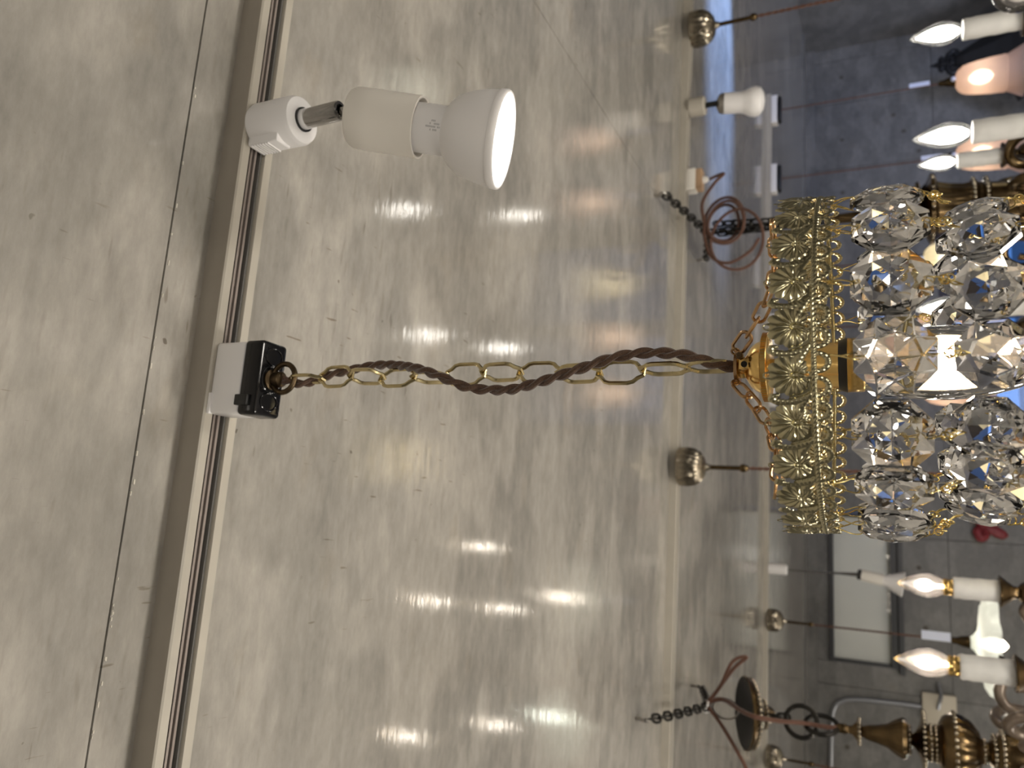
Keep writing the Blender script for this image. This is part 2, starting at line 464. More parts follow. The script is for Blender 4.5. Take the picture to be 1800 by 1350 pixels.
# the cove strip where ceiling and far wall meet
structure(MB().box((.2, YB - .34, CEIL - .004), (8.4, .10, .008)).build('trim_1', M['wall'], smooth=False))
structure(MB().box((.2, YB - .02, CEIL - .03), (8.4, .036, .06)).build('trim_2', M['wall'], smooth=False))
# other walls (right wall is closed; its cool daylight comes from added area lights)
wr = MB()
c = [(4.12, 6.2), (4.02, 6.123), (3.42, 4.25), (3.42, YF), (3.62, YF), (3.62, 4.2)]
c = [(4.02, 6.14), (3.75, 4.6), (3.75, YF), (3.95, YF), (3.95, 4.57), (4.24, 6.14)]
vs = [(x, y, 0) for x, y in c] + [(x, y, CEIL) for x, y in c]
wr.add(vs, [tuple(range(5, -1, -1)), tuple(range(6, 12))] + [(i, (i + 1) % 6, 6 + (i + 1) % 6, 6 + i) for i in range(6)])
structure(wr.build('wall_right', M['wall'], smooth=False))
structure(MB().box((XL - .1, 1.8, 1.5), (.2, 8.9, 3.0)).build('wall_left', M['wall'], smooth=False))
structure(MB().box((.15, YF - .1, 1.5), (7.8, .2, 3.0)).build('wall_front', M['wall'], smooth=False))

# high window with a pale blind behind its glass
w = structure(MB().box(((WX0 + WX1) / 2, YB + .135, (WZ0 + WZ1) / 2), (WX1 - WX0, .01, WZ1 - WZ0)).build('window_1', M['frame'], smooth=False))
fr = MB()
for z, h in ((WZ1 - .012, .03), (WZ0 + .028, .056)): fr.box(((WX0 + WX1) / 2, YB + .0, z), (WX1 - WX0, .06, h))
fr.box(((WX0 + WX1) / 2, YB - .02, WZ0 - .008), (WX1 - WX0 + .06, .10, .03))
for x in (WX0 + .006, WX1 - .02): fr.box((x, YB + .03, (WZ0 + WZ1) / 2), (.03, .05, WZ1 - WZ0))
fr.build('window_frame', M['frame'], w, smooth=False)
MB().box(((WX0 + WX1) / 2, YB + .05, (WZ0 + WZ1) / 2 + .01), (WX1 - WX0 - .03, .006, WZ1 - WZ0 - .06)).build('roller_blind', M['blind'], w, smooth=False)
MB().box(((WX0 + WX1) / 2, YB + .048, WZ0 + .095), (WX1 - WX0 - .06, .014, .02)).build('blind_bar', M['blind'], w, smooth=False)
MB().box(((WX0 + WX1) / 2, YB + .012, (WZ0 + WZ1) / 2 + .01), (WX1 - WX0 - .03, .004, WZ1 - WZ0 - .06)).build('window_pane', M['window_glass'], w, smooth=False)

# glazed door with a dark wooden frame, daylight beyond
d = structure(MB().box(((DX0 + DX1) / 2, YB + .05, DZ - .09), (DX1 - DX0, .12, .18)).build('door_1', M['wood'], smooth=False))
for x in (DX0 + .05, (DX0 + DX1) / 2, DX1 - .05):
    MB().box((x, YB + .05, (DZ - .18) / 2), (.10, .12, DZ - .18)).build('door_post', M['wood'], d, smooth=False)
for x0, x1 in ((DX0 + .1, (DX0 + DX1) / 2 - .05), ((DX0 + DX1) / 2 + .05, DX1 - .1)):
    MB().box(((x0 + x1) / 2, YB + .05, .5), (x1 - x0, .06, .12)).build('door_rail', M['wood'], d, smooth=False)
    MB().box(((x0 + x1) / 2, YB + .055, .22), (x1 - x0, .05, .44)).build('door_panel', M['wood'], d, smooth=False)
    MB().box(((x0 + x1) / 2, YB + .05, .56 + (DZ - .18 - .56) / 2), (x1 - x0, .006, DZ - .18 - .56)).build('door_pane', M['window_glass'], d, smooth=False)
structure(MB().box((1.7, 12.2, -.15), (20, 12, .1)).build('ground', M['ground'], smooth=False))
pl = bpy.data.lights.new('door_daylight_portal', 'AREA'); pl.shape = 'RECTANGLE'; pl.size = 1.9; pl.size_y = 2.1; pl.cycles.is_portal = True
po = bpy.data.objects.new('door_daylight_portal', pl); col.objects.link(po); po.location = (1.74, YB + .16, 1.05); po.rotation_euler = (-PI / 2, 0, 0)

# ------------------------------------------------------------------ lighting track rails
RH, RW = .0218, .0340
def rail(y0, x0, x1, label, side):
    """C-shaped rail seen from below: lip, slot, lip"""
    t = thing('track_rail', label, 'lighting track', ((x0 + x1) / 2, y0 + RW / 2, CEIL), 'lighting track rails on the ceiling')
    L = (x1 - x0) / 2
    prof = [(0, 0), (RW, 0), (RW, -RH + .0012), (RW - .0012, -RH), (RW - .0088, -RH), (RW - .0092, -RH + .0014), (RW - .0092, -.004), (.0086, -.004), (.0086, -RH + .0014), (.0082, -RH), (.0012, -RH), (0, -RH + .0012)]
    n = len(prof)
    m = MB()
    vs = [(-L, y - RW / 2, z) for y, z in prof] + [(L, y - RW / 2, z) for y, z in prof]
    fs = [(i, (i + 1) % n, n + (i + 1) % n, n + i) for i in range(n)]
    for o in (0, n):
        for quad in ((0, 7 + 1, 9, 11), ):
            pass
    # end caps as three rectangles
    for o in (0, n):
        fs += [(o + 0, o + 8, o + 9, o + 10, o + 11), (o + 0, o + 1, o + 6, o + 7, o + 8), (o + 1, o + 2, o + 3, o + 4, o + 5, o + 6)]
    m.add(vs, fs)
    me = m.mesh('rail_body', M['rail'], False)
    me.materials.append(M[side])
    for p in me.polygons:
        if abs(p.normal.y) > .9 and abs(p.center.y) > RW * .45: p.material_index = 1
    put(me, 'rail_body', t)
    # insulating liner and the two conductor strips inside the slot
    MB().box((0, -.0006, -.0052), (2 * L - .002, .0160, .0020)).build('slot_liner', M['slot'], t, smooth=False)
    MB().box((0, -RW / 2 + .0098, -.0125), (2 * L - .002, .0020, .0120)).build('slot_liner', M['slot'], t, smooth=False)
    MB().box((0, RW / 2 - .0102, -.0125), (2 * L - .002, .0016, .0120)).build('slot_liner', M['slot'], t, smooth=False)
    for y in (-.0012, .0034):
        MB().box((0, y, -.0130), (2 * L - .004, .0021, .0060)).build('conductor_strip', M['strip'], t, smooth=False)
    return t
Y1, Y2, Y3 = .40769, 1.90494, 3.66755
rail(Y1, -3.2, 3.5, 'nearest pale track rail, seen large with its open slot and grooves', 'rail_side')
rail(Y2, -3.2, 3.5, 'middle pale track rail, between the two other rails', 'rail')
rail(Y3, -3.2, 2.225, 'farthest track rail near the far wall, its right end in bluish daylight', 'rail')

# ------------------------------------------------------------------ black and white rail plug
AX, AY = .0938, .4240
BZ = CEIL - RH                  # underside of the rails
pg = thing('rail_plug', 'white and black ceiling plug clipped on the nearest track rail with a brass ring below', 'plug adapter', (AX, AY, BZ))
MB().box((0, -.0005, -.0145), (.0550, .0250, .0290), .003).build('adapter_body', M['white'], pg)
MB().box((-.0195, -.0125, -.0005), (.016, .004, .0040), .0008).build('adapter_tab', M['white'], pg)
cap = MB().box((0, -.0003, -.0378), (.0562, .0262, .0172), .0032).build('black_cap', M['black'], pg)
MB().box((-.0175, -.0144, -.0345), (.0080, .0044, .0120), .0008).build('release_lever', M['dull_black'], pg)
m = MB()
for x in (-.017, .017):
    pts = [(x + .0065 * math.cos(a), -.0003 + .0085 * math.sin(a), -.0466) for a in [2 * PI * k / 24 for k in range(24)]]
    m.tube(pts, .0006, 6, True)
m.tube([(.0098 * math.cos(2 * PI * k / 32), -.0003 + .0098 * math.sin(2 * PI * k / 32), -.0466) for k in range(32)], .0008, 6, True)
for i in range(7): m.box((.0160 + i * .0014, -.0100, -.0466), (.0008, .0013, .0006))
for i in range(4): m.box((.0185 + i * .0014, -.0072, -.0466), (.0008, .0011, .0006))
for i in range(6): m.box((-.0235 + i * .0014, .0098, -.0466), (.0008, .0013, .0006))
m.build('embossing', M['black'], cap)
m = MB().lathe([(.0078, -.046), (.0078, -.0478), (.0056, -.0492), (.0060, -.0530), (.0058, -.0560), (.0044, -.0575), (.0030, -.0578)], 24)
m.build('cord_bush', M['aged_brass'], pg)
RZ = .3938 + ZC - BZ            # ring centre below the rail
m = MB().tube([(.0107 * math.cos(2 * PI * k / 36) + .0008, -.001, RZ + .0007 + .0107 * math.sin(2 * PI * k / 36)) for k in range(36)], .00205, 10, True)
m.build('brass_ring', M['aged_brass'], pg)

# ------------------------------------------------------------------ crystal chandelier
ch = thing('crystal_chandelier', 'brass filigree basket chandelier of clear faceted crystals hanging from the black rail plug', 'chandelier', (AX, AY, ZC))
# hanging chain of octagonal brass links
def oct_link(Lk, Wd, r):
    h = [(.15, .5), (.27, .385), (.44, .30), (.5, .19), (.5, -.19), (.44, -.30), (.27, -.385), (.15, -.5)]
    pts = [(x * Wd, 0, z * Lk) for x, z in h] + [(-x * Wd, 0, z * Lk) for x, z in reversed(h)]
    return MB().tube(pts, r, 6, True)
link_me = oct_link(.0284, .0146, .00135).mesh('chain_link', M['pale_brass'], angle=50)
z0, z1 = .3730, .0840
nl = 12
zp = [z0 + (z1 - z0) * i / (nl - 1) for i in range(nl)]
for i, z in enumerate(zp):
    a = (math.radians(18) if i % 2 else math.radians(112)) + random.uniform(-.2, .2)
    if i == 0 or i == nl - 1: a = math.radians(100)
    put(link_me, 'chain_link', ch, T(.0012 * math.sin(i * 1.3), 0, z) @ Rz(a) @ Ry(random.uniform(-.04, .04)))
# twisted pair of braided cords winding past the chain
# (offsets from the hanging axis, in metres)
cl = [(-0.0004, 0, 0.3959), (-0.0029, 0.004, 0.3796), (0.0028, 0.01, 0.369), (0.008, 0.0125, 0.3478), (0.0109, 0.0115, 0.3242), (0.009, 0.004, 0.3), (0.0023, -0.0105, 0.2702), (-0.0044, -0.013, 0.2507), (-0.0104, -0.01, 0.2339), (-0.0112, -0.006, 0.2221), (-0.0119, -0.008, 0.2047), (-0.0089, -0.0115, 0.1857), (-0.0044, -0.013, 0.1684), (0.0004, -0.013, 0.1525), (0.0055, -0.011, 0.1374), (0.0086, -0.007, 0.1231), (0.0081, -0.007, 0.1077), (0.0053, -0.008, 0.0926), (0.0008, -0.006, 0.0794), (0.0001, -0.002, 0.0688)]
path = spline(cl, 14)
arc = [0]
for a, b in zip(path, path[1:]): arc.append(arc[-1] + (b - a).length)
for s_ in (0, 1):
    pts = []
    for p, l in zip(path, arc):
        a = 2 * PI * l / .0245 + PI * s_
        pts.append((p.x + .00165 * math.cos(a), p.y + .00165 * math.sin(a), p.z))
    MB().tube(pts, .00185, 8).build('braided_cord', M['cord'], ch)
# hook plate, canopy bell, milled disc
zp_ = .0692
m = MB().lathe([(.0015, zp_ + .0012), (.0085, zp_ + .0012), (.0092, zp_ + .0008), (.0092, zp_ - .0008), (.0085, zp_ - .0012), (.0015, zp_ - .0012)], 28)
FACE = math.radians(-102.47)      # bearing of the camera seen from the hanging axis
angs = (FACE + math.radians(52.6), FACE + math.radians(-43.4), FACE + math.radians(184))
for a in angs:
    m.tube([((.0114 + .0019 * math.cos(q)) * math.cos(a), (.0114 + .0019 * math.cos(q)) * math.sin(a), zp_ + .0019 * math.sin(q)) for q in [2 * PI * k / 14 for k in range(14)]], .0007, 6, True)
m.build('hook_plate', M['copper'], ch)
m = MB().lathe([(.0012, .0700), (.0055, .0690), (.0060, .0660), (.0058, .0648), (.0078, .0636), (.0112, .0616), (.0135, .0588), (.0146, .0560), (.0148, .0552)], 40)
m.build('canopy_bell', M['gold'], ch)
m = MB()
prof = [(.0040, .0556), (.0178, .0556), (.0186, .0551), (.0186, .0524), (.0178, .0519), (.0040, .0519)]
m.lathe(prof, 40)
for k in range(64):
    a = 2 * PI * k / 64
    m.box((.0187, 0, .05375), (.0006, .0009, .0028), 0, Rz(a))
m.build('milled_disc', M['gold'], ch)
m = MB().box((.0, -.0082, .0640), (.0062, .0050, .0058), .0006).build('cord_clamp', M['gold'], ch)
MB().lathe([(.0017, 0), (.0017, .0009), (1e-6, .0009)], 16, T(-.0005, -.0108, .0640) @ Rx(PI / 2)).build('screw_hole', M['dark_metal'], m)
MB().lathe([(.0021, 0), (.0021, .0040), (.0014, .0046)], 6, T(.0045, -.0100, .0665) @ Rx(PI / 2) @ T(0, 0, -.002)).build('clamp_screw', M['aged_brass'], m)
# nipple, lamp holder and bulb
m = MB().lathe([(.0045, .0525), (.0045, .0360), (.0105, .0345), (.0120, .0325), (.0123, .0178), (.0127, .0172), (.0142, .0135), (.0142, .0060), (.0136, .0052), (.0130, .0052)], 40)
lh = m.build('lamp_holder', M['gold'], ch)
MB().lathe([(.0131, .0175), (.0143, .0140), (.0143, .0132), (.0130, .0160)], 40, cap=False).build('black_band', M['dull_black'], lh)
prof = [(.0130, .0080), (.0138, .0030), (.0160, -.0060), (.0178, -.0160), (.0186, -.0250), (.0186, -.0330), (.0178, -.0420), (.0160, -.0520), (.0130, -.0620), (.0085, -.0700), (.0040, -.0740), (.0010, -.0755)]
bulb = MB().lathe(prof, 40, cap=False).build('bulb', M['bright_bulb'], ch)
m = MB()
for k in range(5):
    a = 2 * PI * k / 5
    m.tube([(.0050 * math.cos(a), .0050 * math.sin(a), -.026), (.0064 * math.cos(a + .5), .0064 * math.sin(a + .5), -.038)], .0016, 6)
m.build('filament', M['filament'], bulb)
MB().lathe([(.0050, .006), (.0042, -.008), (.0030, -.018), (.0020, -.026)], 16).build('filament_mount', M['clear'], bulb)
point(0, 0, -.033, 1.35, (1, .70, .40), .010, ch)

# --- stamped filigree band
BR = .0862
ZB = .0173                      # foot of the band
NM = 26
W0 = 2 * PI * BR / NM * 1000    # motif width in mm
W = 25.6                        # the same width in the drawing units used below
Hh = 27.6
def seg_d(px, py, poly):
    best = (1e9, 0, 1.)
    acc = 0
    for (x0, y0, r0), (x1, y1, r1) in zip(poly, poly[1:]):
        dx, dy = x1 - x0, y1 - y0; L2 = dx * dx + dy * dy
        t = max(0, min(1, ((px - x0) * dx + (py - y0) * dy) / L2))
        d_ = math.hypot(px - x0 - t * dx, py - y0 - t * dy)
        L = math.sqrt(L2); r = r0 + (r1 - r0) * t
        if d_ / r < best[0] / best[2]: best = (d_, acc + t * L, r)
        acc += L
    return best
SA = [(0.5, 9.6, 1.0), (2.6, 12.3, 1.5), (5.6, 13.4, 1.9), (9.0, 12.0, 1.9), (12.4, 9.8, 1.5), (15.5, 8.2, 1.0)]
SB = [(14.4, 8.6, 1.3), (12.4, 12.0, 1.9), (11.4, 15.6, 1.7), (11.4, 19.0, 1.7), (11.8, 22.0, 1.9), (13.0, 24.0, 1.8), (14.8, 23.4, 1.5), (15.0, 21.4, 1.0)]
def sa_t(s_):
    for (x0, y0, _), (x1, y1, _) in zip(SA, SA[1:]):
        if x0 <= s_ <= x1: return y0 + (y1 - y0) * (s_ - x0) / (x1 - x0)
    return None
def relief(s0, t):
    """(inside?, height in mm) of the stamping at s along the motif, t above its foot"""
    s_ = s0 * 25.6 / W0
    hs = []
    # scalloped arches hanging under the rope
    for c0 in (-W * .75, -W / 4, W / 4, W * .75):
        r = math.hypot(s_ - c0, (t - 5.7) * .98)
        if t < 6 and 3.45 < r < 6.15:
            an = math.atan2(t - 5.7, s_ - c0)
            hs.append(.25 + .75 * math.sqrt(max(0, 1 - ((r - 4.8) / 1.4) ** 2)) + .12 * math.sin(an * 14))
    # twisted rope
    if abs(t - 6.6) < 1.35:
        hs.append(.5 + 1.0 * math.sqrt(max(0, 1 - ((t - 6.6) / 1.4) ** 2)) + .22 * math.sin(2 * PI * (s_ / (W / 9) + t * .42)))
    # fan palmette
    x, y = s_ * .93, t - 14.4
    r = math.hypot(x, y); th_ = math.atan2(x, y); deg = abs(math.degrees(th_))
    rm = 10.6 + 1.4 * max(0, math.cos(th_)) ** 2 if deg < 80 else 10.6 - 4.6 * ((deg - 80) / 76) ** 1.2
    lob = abs(math.cos(PI * math.degrees(th_) / 25.5))
    if deg < 156 and r < rm * (.86 + .14 * math.sqrt(lob)):
        q = r / rm
        hgt = .3 + 1.25 * math.sin(PI * min(1, q * .85 + .12)) * (.1 + .9 * lob ** 1.1) + .9 * q * (1 - q) * 2
        if r < 1.7: hgt = -.9 + 1.1 * (r / 1.7) ** 2
        hs.append(hgt)
    r = math.hypot(s_, t - 25.6)
    if r < 1.95: hs.append(.3 + .7 * math.sqrt(max(0, 1 - ((r - 1.35) / .75) ** 2)))
    r2 = math.hypot(s_, t - 9.4)
    if r2 < 2.0: hs.append(.5)
    # scrolls
    for o in (-W, 0, W):
        for poly, beads in ((SA, 2.6), (SB, 3.3)):
            d_, l, rr = seg_d(s_ + o, t, poly)
            if d_ < rr: hs.append(.35 + 1.05 * math.sqrt(1 - (d_ / rr) ** 2) + .09 * math.sin(l * beads) * (1 - d_ / rr))
    # sheet between the ornaments
    ok = bool(hs)
    if not ok and 7.4 < t < 17:
        under = False
        for o in (0, W):
            v = sa_t(s_ + o)
            if v is not None and t < v and 1.2 < (s_ + o) < 12.6: under = True
        if not under: ok = True; hs.append(-.25)
    if math.hypot(s_, t - 25.6) < .95 or r2 < .85: ok = False
    return ok, (max(hs) if hs else 0)
def band_mesh():
    ns, nt_ = 80, 96
    vs = []; keep = {}
    hh = {}
    for i in range(ns + 1):
        for j in range(nt_ + 1):
            s_ = -W0 / 2 + W0 * i / ns; t = -.45 + (Hh + .5) * j / nt_
            hh[i, j] = relief(s_, t)
    idx = {}; fs = []
    def vid(i, j):
        if (i, j) not in idx:
            s_ = -W0 / 2 + W0 * i / ns; t = -.45 + (Hh + .5) * j / nt_
            ok, h = hh[i, j]
            if not ok:
                nb = [hh[a, b][1] for a in (i - 1, i, i + 1) for b in (j - 1, j, j + 1) if (a, b) in hh and hh[a, b][0]]
                h = min(nb) * .4 if nb else 0
            flare = .0012 * (t / Hh) ** 2
            rr = BR + flare + h * .00085
            a = s_ / 1000 / BR
            idx[i, j] = len(vs); vs.append((rr * math.cos(a), rr * math.sin(a), ZB + t / 1000))
        return idx[i, j]
    for i in range(ns):
        for j in range(nt_):
            q = [(i, j), (i + 1, j), (i + 1, j + 1), (i, j + 1)]
            if sum(hh[p][0] for p in q) >= 3: fs.append(tuple(vid(*p) for p in q))
    m = MB(); m.v = vs; m.f = fs
    return m.mesh('palmette_panel', M['band'], True, 0)
rope = MB()
rope.tube([((BR - .0006) * math.cos(2 * PI * k / 84), (BR - .0006) * math.sin(2 * PI * k / 84), ZB + .0066) for k in range(84)], .0009, 6, True)
band = rope.build('filigree_band', M['band'], ch)
pm = band_mesh()
for k in range(NM):
    a = FACE + math.radians(-2.4) + 2 * PI * k / NM
    put(pm, 'palmette_panel', band, Rz(a))
# suspension chains from the hook plate to the rim
oval_me = MB().tube([(.0031 * math.cos(a) * (1 if abs(math.sin(a)) < .8 else 1.0), 0, .0033 * (1 if math.sin(a) > 0 else -1) + .0031 * math.sin(a)) for a in [2 * PI * k / 20 for k in range(20)]], .00088, 7, True).mesh('suspension_link', M['copper'])
for a in angs:
    ca, sa = math.cos(a), math.sin(a)
    n = 8
    P0 = Vector((.0128, 0, zp_ - .001)); P1 = Vector((BR + .0006, 0, ZB + .0262))
    pts = []
    for i in range(n + 1):
        t = i / n
        p = P0.lerp(P1, t); p.z -= .0095 * math.sin(PI * t) * (1 - .15 * t)
        pts.append(p)
    for i in range(n):
        mid = (pts[i] + pts[i + 1]) / 2; dv = (pts[i + 1] - pts[i])
        dv3 = Vector((dv.x * ca, dv.x * sa, dv.z)); mid3 = Vector((mid.x * ca, mid.x * sa, mid.z))
        sc_ = dv.length / .0105
        roll = (PI / 2 if i % 2 else 0) + random.uniform(-.25, .25) + .3
        put(oval_me, 'suspension_link', ch, T(*mid3) @ align(dv3, (-sa, ca, 0)) @ Rz(roll) @ Matrix.Scale(sc_, 4))
# crystals
def crystal_mesh(w, h, d_):
    """double-sided cut octagon: table, star and girdle facets, small top and bottom holes shown as pits"""
    def ring(rad, y, rot):
        return [(rad * w / 2 / math.cos(PI / 8) * math.cos(PI / 8 + rot + k * PI / 4), y, rad * h / 2 / math.cos(PI / 8) * math.sin(PI / 8 + rot + k * PI / 4)) for k in range(8)]
    vs = []; fs = []
    rings = [ring(1, -d_ * .10, 0), ring(.60, -d_ * .40, PI / 8), ring(1, d_ * .10, 0), ring(.52, d_ * .44, PI / 8)]
    for r in rings: vs += r
    def star(a, b, flip):
        for k in range(8):
            q = (k + 1) % 8
            t1 = (a + k, b + k, a + q); t2 = (b + k, b + q, a + q)
            fs.append(t1[::-1] if flip else t1); fs.append(t2[::-1] if flip else t2)
    star(0, 8, False); star(16, 24, True)
    vs.append((0, -d_ * .52, 0)); c0 = len(vs) - 1
    for k in range(8): fs.append((8 + k, c0, 8 + (k + 1) % 8))
    vs.append((0, d_ * .60, 0)); c1 = len(vs) - 1
    for k in range(8): fs.append((24 + (k + 1) % 8, c1, 24 + k))
    for k in range(8):
        q = (k + 1) % 8
        fs.append((k, q, 16 + q, 16 + k))
    m = MB(); m.v = vs; m.f = fs
    me = m.mesh('crystal', M['crystal'], False)
    import bmesh
    bm = bmesh.new(); bm.from_mesh(me); bmesh.ops.recalc_face_normals(bm, faces=bm.faces[:]); bm.to_mesh(me); bm.free()
    return me
cry1 = crystal_mesh(.0316, .0312, .0125)
cry2 = crystal_mesh(.0276, .0276, .0115)
def loop(c, r, axis, wr=.00040, n=14):
    c = Vector(c); out = []
    for k in range(n):
        a = 2 * PI * k / n
        if axis == 'y': out.append(c + Vector((r * math.cos(a), 0, r * math.sin(a))))
        elif axis == 'x': out.append(c + Vector((0, r * math.cos(a), r * math.sin(a))))
        else: out.append(c + Vector((r * math.cos(a), r * math.sin(a), 0)))
    return out
# wire pin from band to crystal, and pin pair between tiers (local: crystal centre at origin, outward = -y)
m = MB()
m.tube(spline([(-.0012, -.0022, .0128), (-.0010, -.0034, .0155), (.0002, -.0030, .0195), (.0012, -.0008, .0252)], 5), .00036, 5)
m.tube(spline([(.0012, .0024, .0128), (.0014, .0030, .0160), (.0006, .0012, .0200), (.0012, -.0008, .0252)], 5), .00036, 5)
m.tube(loop((.0012, .0000, .0252), .0013, 'x'), .00036, 5, True)
m.tube(loop((0, 0, .0132), .0023, 'x'), .00036, 5, True)
pin_top = m.mesh('wire_pin', M['wire'])
m = MB()
m.tube(loop((0, 0, -.0138), .0024, 'x'), .00038, 5, True)
m.tube(spline([(0, -.0018, -.0150), (.0005, -.0010, -.0172), (0, 0, -.0188)], 4), .00038, 5)
m.tube(loop((.0003, 0, -.0196), .0018, 'y'), .00038, 5, True)
m.tube(loop((-.0008, .0006, -.0202), .0019, 'x'), .00038, 5, True)
m.tube(loop((.0012, .001, -.0215), .0021, 'y'), .00036, 5, True)
m.tube(spline([(0, .002, -.0215), (-.0006, .0036, -.0235), (0, .0046, -.0262)], 4), .00038, 5)
m.tube(spline([(.0010, .002, -.0218), (.0012, .0040, -.0240), (0, .0050, -.0270)], 4), .00038, 5)
pin_low = m.mesh('wire_pin', M['wire'])
bearings = [2.4, 24.5, 47, 70, -21, -40, -60] + [-82 - 23.5 * i for i in range(9)]
for phi in bearings:                                  # degrees from the side that faces the viewer
    a = FACE + PI / 2 + math.radians(phi)
    dz = random.uniform(-.0010, .0010)
    c = put(cry1, 'crystal', ch, Rz(a) @ T(0, -.0835, -.0063 + dz) @ Rz(random.uniform(-.10, .10)) @ Rx(random.uniform(-.05, .05)))
    put(pin_top, 'wire_pin', c); put(pin_low, 'wire_pin', c)
    c = put(cry2, 'crystal', ch, Rz(a + math.radians(random.uniform(-1.5, 2.5))) @ T(0, -.0725, -.0425 + dz) @ Rz(random.uniform(-.16, .16)) @ Rx(-.26 + random.uniform(-.06, .06)) @ Ry(random.uniform(-.12, .12)))
    put(pin_low, 'wire_pin', c)

# ------------------------------------------------------------------ white spotlight on the nearest rail
sp = thing('track_spotlight', 'white spotlight with a lit reflector bulb on the nearest track rail', 'spotlight', (.3055, .4240, BZ))
zf = .4086 + ZC - BZ
m = MB().lathe([(.0165, 0), (.0185, -.001), (.0195, -.004), (.0195, zf + .005), (.0180, zf + .0012), (.0155, zf), (.0095, zf), (.0092, zf + .004)], 48)
m.build('adapter', M['white'], sp)
lt = MB().box((-.0165, -.0045, -.0165), (.0105, .0160, .0300), .0016).build('latch', M['white'], sp)
m = MB()
for i in range(7): m.box((-.0222, -.0045, -.0050 - i * .0028), (.0012, .0150, .0014))
m.build('latch_ridges', M['white'], lt)
MB().lathe([(.0096, zf + .0006), (.0096, zf - .0016), (.0086, zf - .0016), (.0086, zf + .0006)], 32).build('collar', M['dull_black'], sp)
JJ = Vector((.3075 - .3055, .4250 - .4240, .3725 + ZC - BZ))
P0 = Vector((.0005, .0005, zf))
A = align(JJ - P0); L = (JJ - P0).length
st = MB().lathe([(.0076, .001), (.0076, -L + .0012), (.0070, -L), (.0050, -L), (.0046, -L + .005)], 36, T(*P0) @ A).build('chrome_stem', M['chrome'], sp)
MB().lathe([(.0081, .0), (.0081, -.0042), (.0078, -.0046), (.0074, -.0046)], 36, T(*P0) @ A).build('stem_sleeve', M['white'], sp)
ax = Vector((-.172, .322, -.931)).normalized()
TT = Vector((.2995 - .3055, .4250 - .4240, .3605 + ZC - BZ))
EE = Vector((.2803 - .3055, .4642 - .4240, .2450 + ZC - BZ))
ax = (EE - TT).normalized(); LL = (EE - TT).length
B = T(*TT) @ align(ax, (1, 0, 0))
MB().tube(spline([JJ + Vector((0, 0, .003)), JJ + Vector((-.0015, .0, -.002)), TT + ax * .001], 5), .0034, 12).build('joint', M['chrome'], sp)
m = MB().lathe([(.0030, .0008), (.0180, .0002), (.0212, -.0012), (.0228, -.0045), (.0232, -.020), (.0232, -.0555), (.0226, -.0560), (.0214, -.0556), (.0214, -.030)], 56, B)
m.build('lamp_socket', M['cream'], sp)
m = MB().lathe([(.0180, -.034), (.0184, -.060), (.0184, -.0765), (.0196, -.0776), (.0228, -.0800), (.0262, -.0836), (.0293, -.0888), (.0318, -.0950), (.0336, -.1020), (.0347, -.1090), (.0351, -.1140), (.0351, -.1148), (.0358, -.1152), (.0360, -.1158), (.0362, -.1200), (.0354, -.1212), (.0340, -.1212)], 64, B, cap=False)
bu = m.build('reflector_bulb', M['white'], sp)
MB().lathe([(1e-6, -.1218), (.0300, -.1214), (.0343, -.1208), (.0344, -.1190)], 64, B, cap=False).build('lit_lens', M['led'], bu)
q_ = B.inverted() @ (Vector((0, 0, ZC)) - Vector(sp.location))
READ = math.atan2(q_.y, q_.x)
m = MB()
for r_, n_ in ((0, 5), (1, 9), (2, 10), (3, 6)):
    for i in range(n_):
        if random.random() < .85:
            a = READ + .35 - r_ * .12
            zz = -.0700 + (i - n_ / 2) * .0011
            m.box((.0184, 0, zz), (.0002, .0013, .0007), 0, B @ Rz(a))
m.build('printed_marking', M['grey_print'], bu, smooth=False)

# ------------------------------------------------------------------ pendant canopies on the farther rails
def pendant_canopy(name, label, cat, loc, rod, cordlen, group, s=1.0):
    t = thing(name, label, cat, loc, group)
    pr = [(.047 * s, 0), (.048 * s, -.004), (.0475 * s, -.022), (.0445 * s, -.038), (.037 * s, -.052), (.024 * s, -.062), (.010 * s, -.066), (.008 * s, -.072), (.006 * s, -.078)]
    MB().lathe(pr, 120, None, 20, .045, lambda q: 1 if .15 < q < .85 else .3).build('canopy', M['antique'], t)
    MB().lathe([(.0055, -.072), (.0055, -.072 - rod), (.0095, -.076 - rod), (.0105, -.082 - rod), (.008, -.090 - rod), (.004, -.094 - rod)], 16).build('rod', M['bronze'], t)
    pts = []
    for s_ in (0, 1):
        pts = [(.0022 * math.cos(2 * PI * k / 8 + PI * s_), .0022 * math.sin(2 * PI * k / 8 + PI * s_), -.090 - rod - (cordlen - .09 - rod) * k / 120) for k in range(121)]
        MB().tube(pts, .0026, 6).build('braided_cord', M['rust_cord'], t)
    return t
RB2 = CEIL - RH
G = 'pendant lamps on the ceiling rails'
def holder_bell(t, z, glow, shade_mat, prof, ribs=0, amp=0, p=1.5, color=WARM, bulb_r=.022, off=(.0, -.10), ribfun=None, seg=64):
    MB().lathe([(.004, z + .07), (.012, z + .062), (.014, z + .045), (.020, z + .030), (.024, z + .006), (.024, z)], 24).build('socket_cup', M['bronze'], t)
    MB().lathe([(r, z + zz) for r, zz in prof], seg, None, ribs, amp, ribfun, cap=False).build('glass_shade', shade_mat, t)
    MB().lathe([(.010, z + off[1] + .05), (bulb_r * .8, z + off[1] + .03), (bulb_r, z + off[1]), (bulb_r * .7, z + off[1] - .03), (.004, z + off[1] - .045)], 20).build('bulb', glow, t)
    point(0, 0, z + off[1] - .065 if ribs else z + off[1], p, color, .03, t)

def price_tag(t, z, w_=.022, h_=.085):
    MB().box((0.010, -.006, z), (w_, .0012, h_), 0).build('price_tag', M['tag'], t, smooth=False)

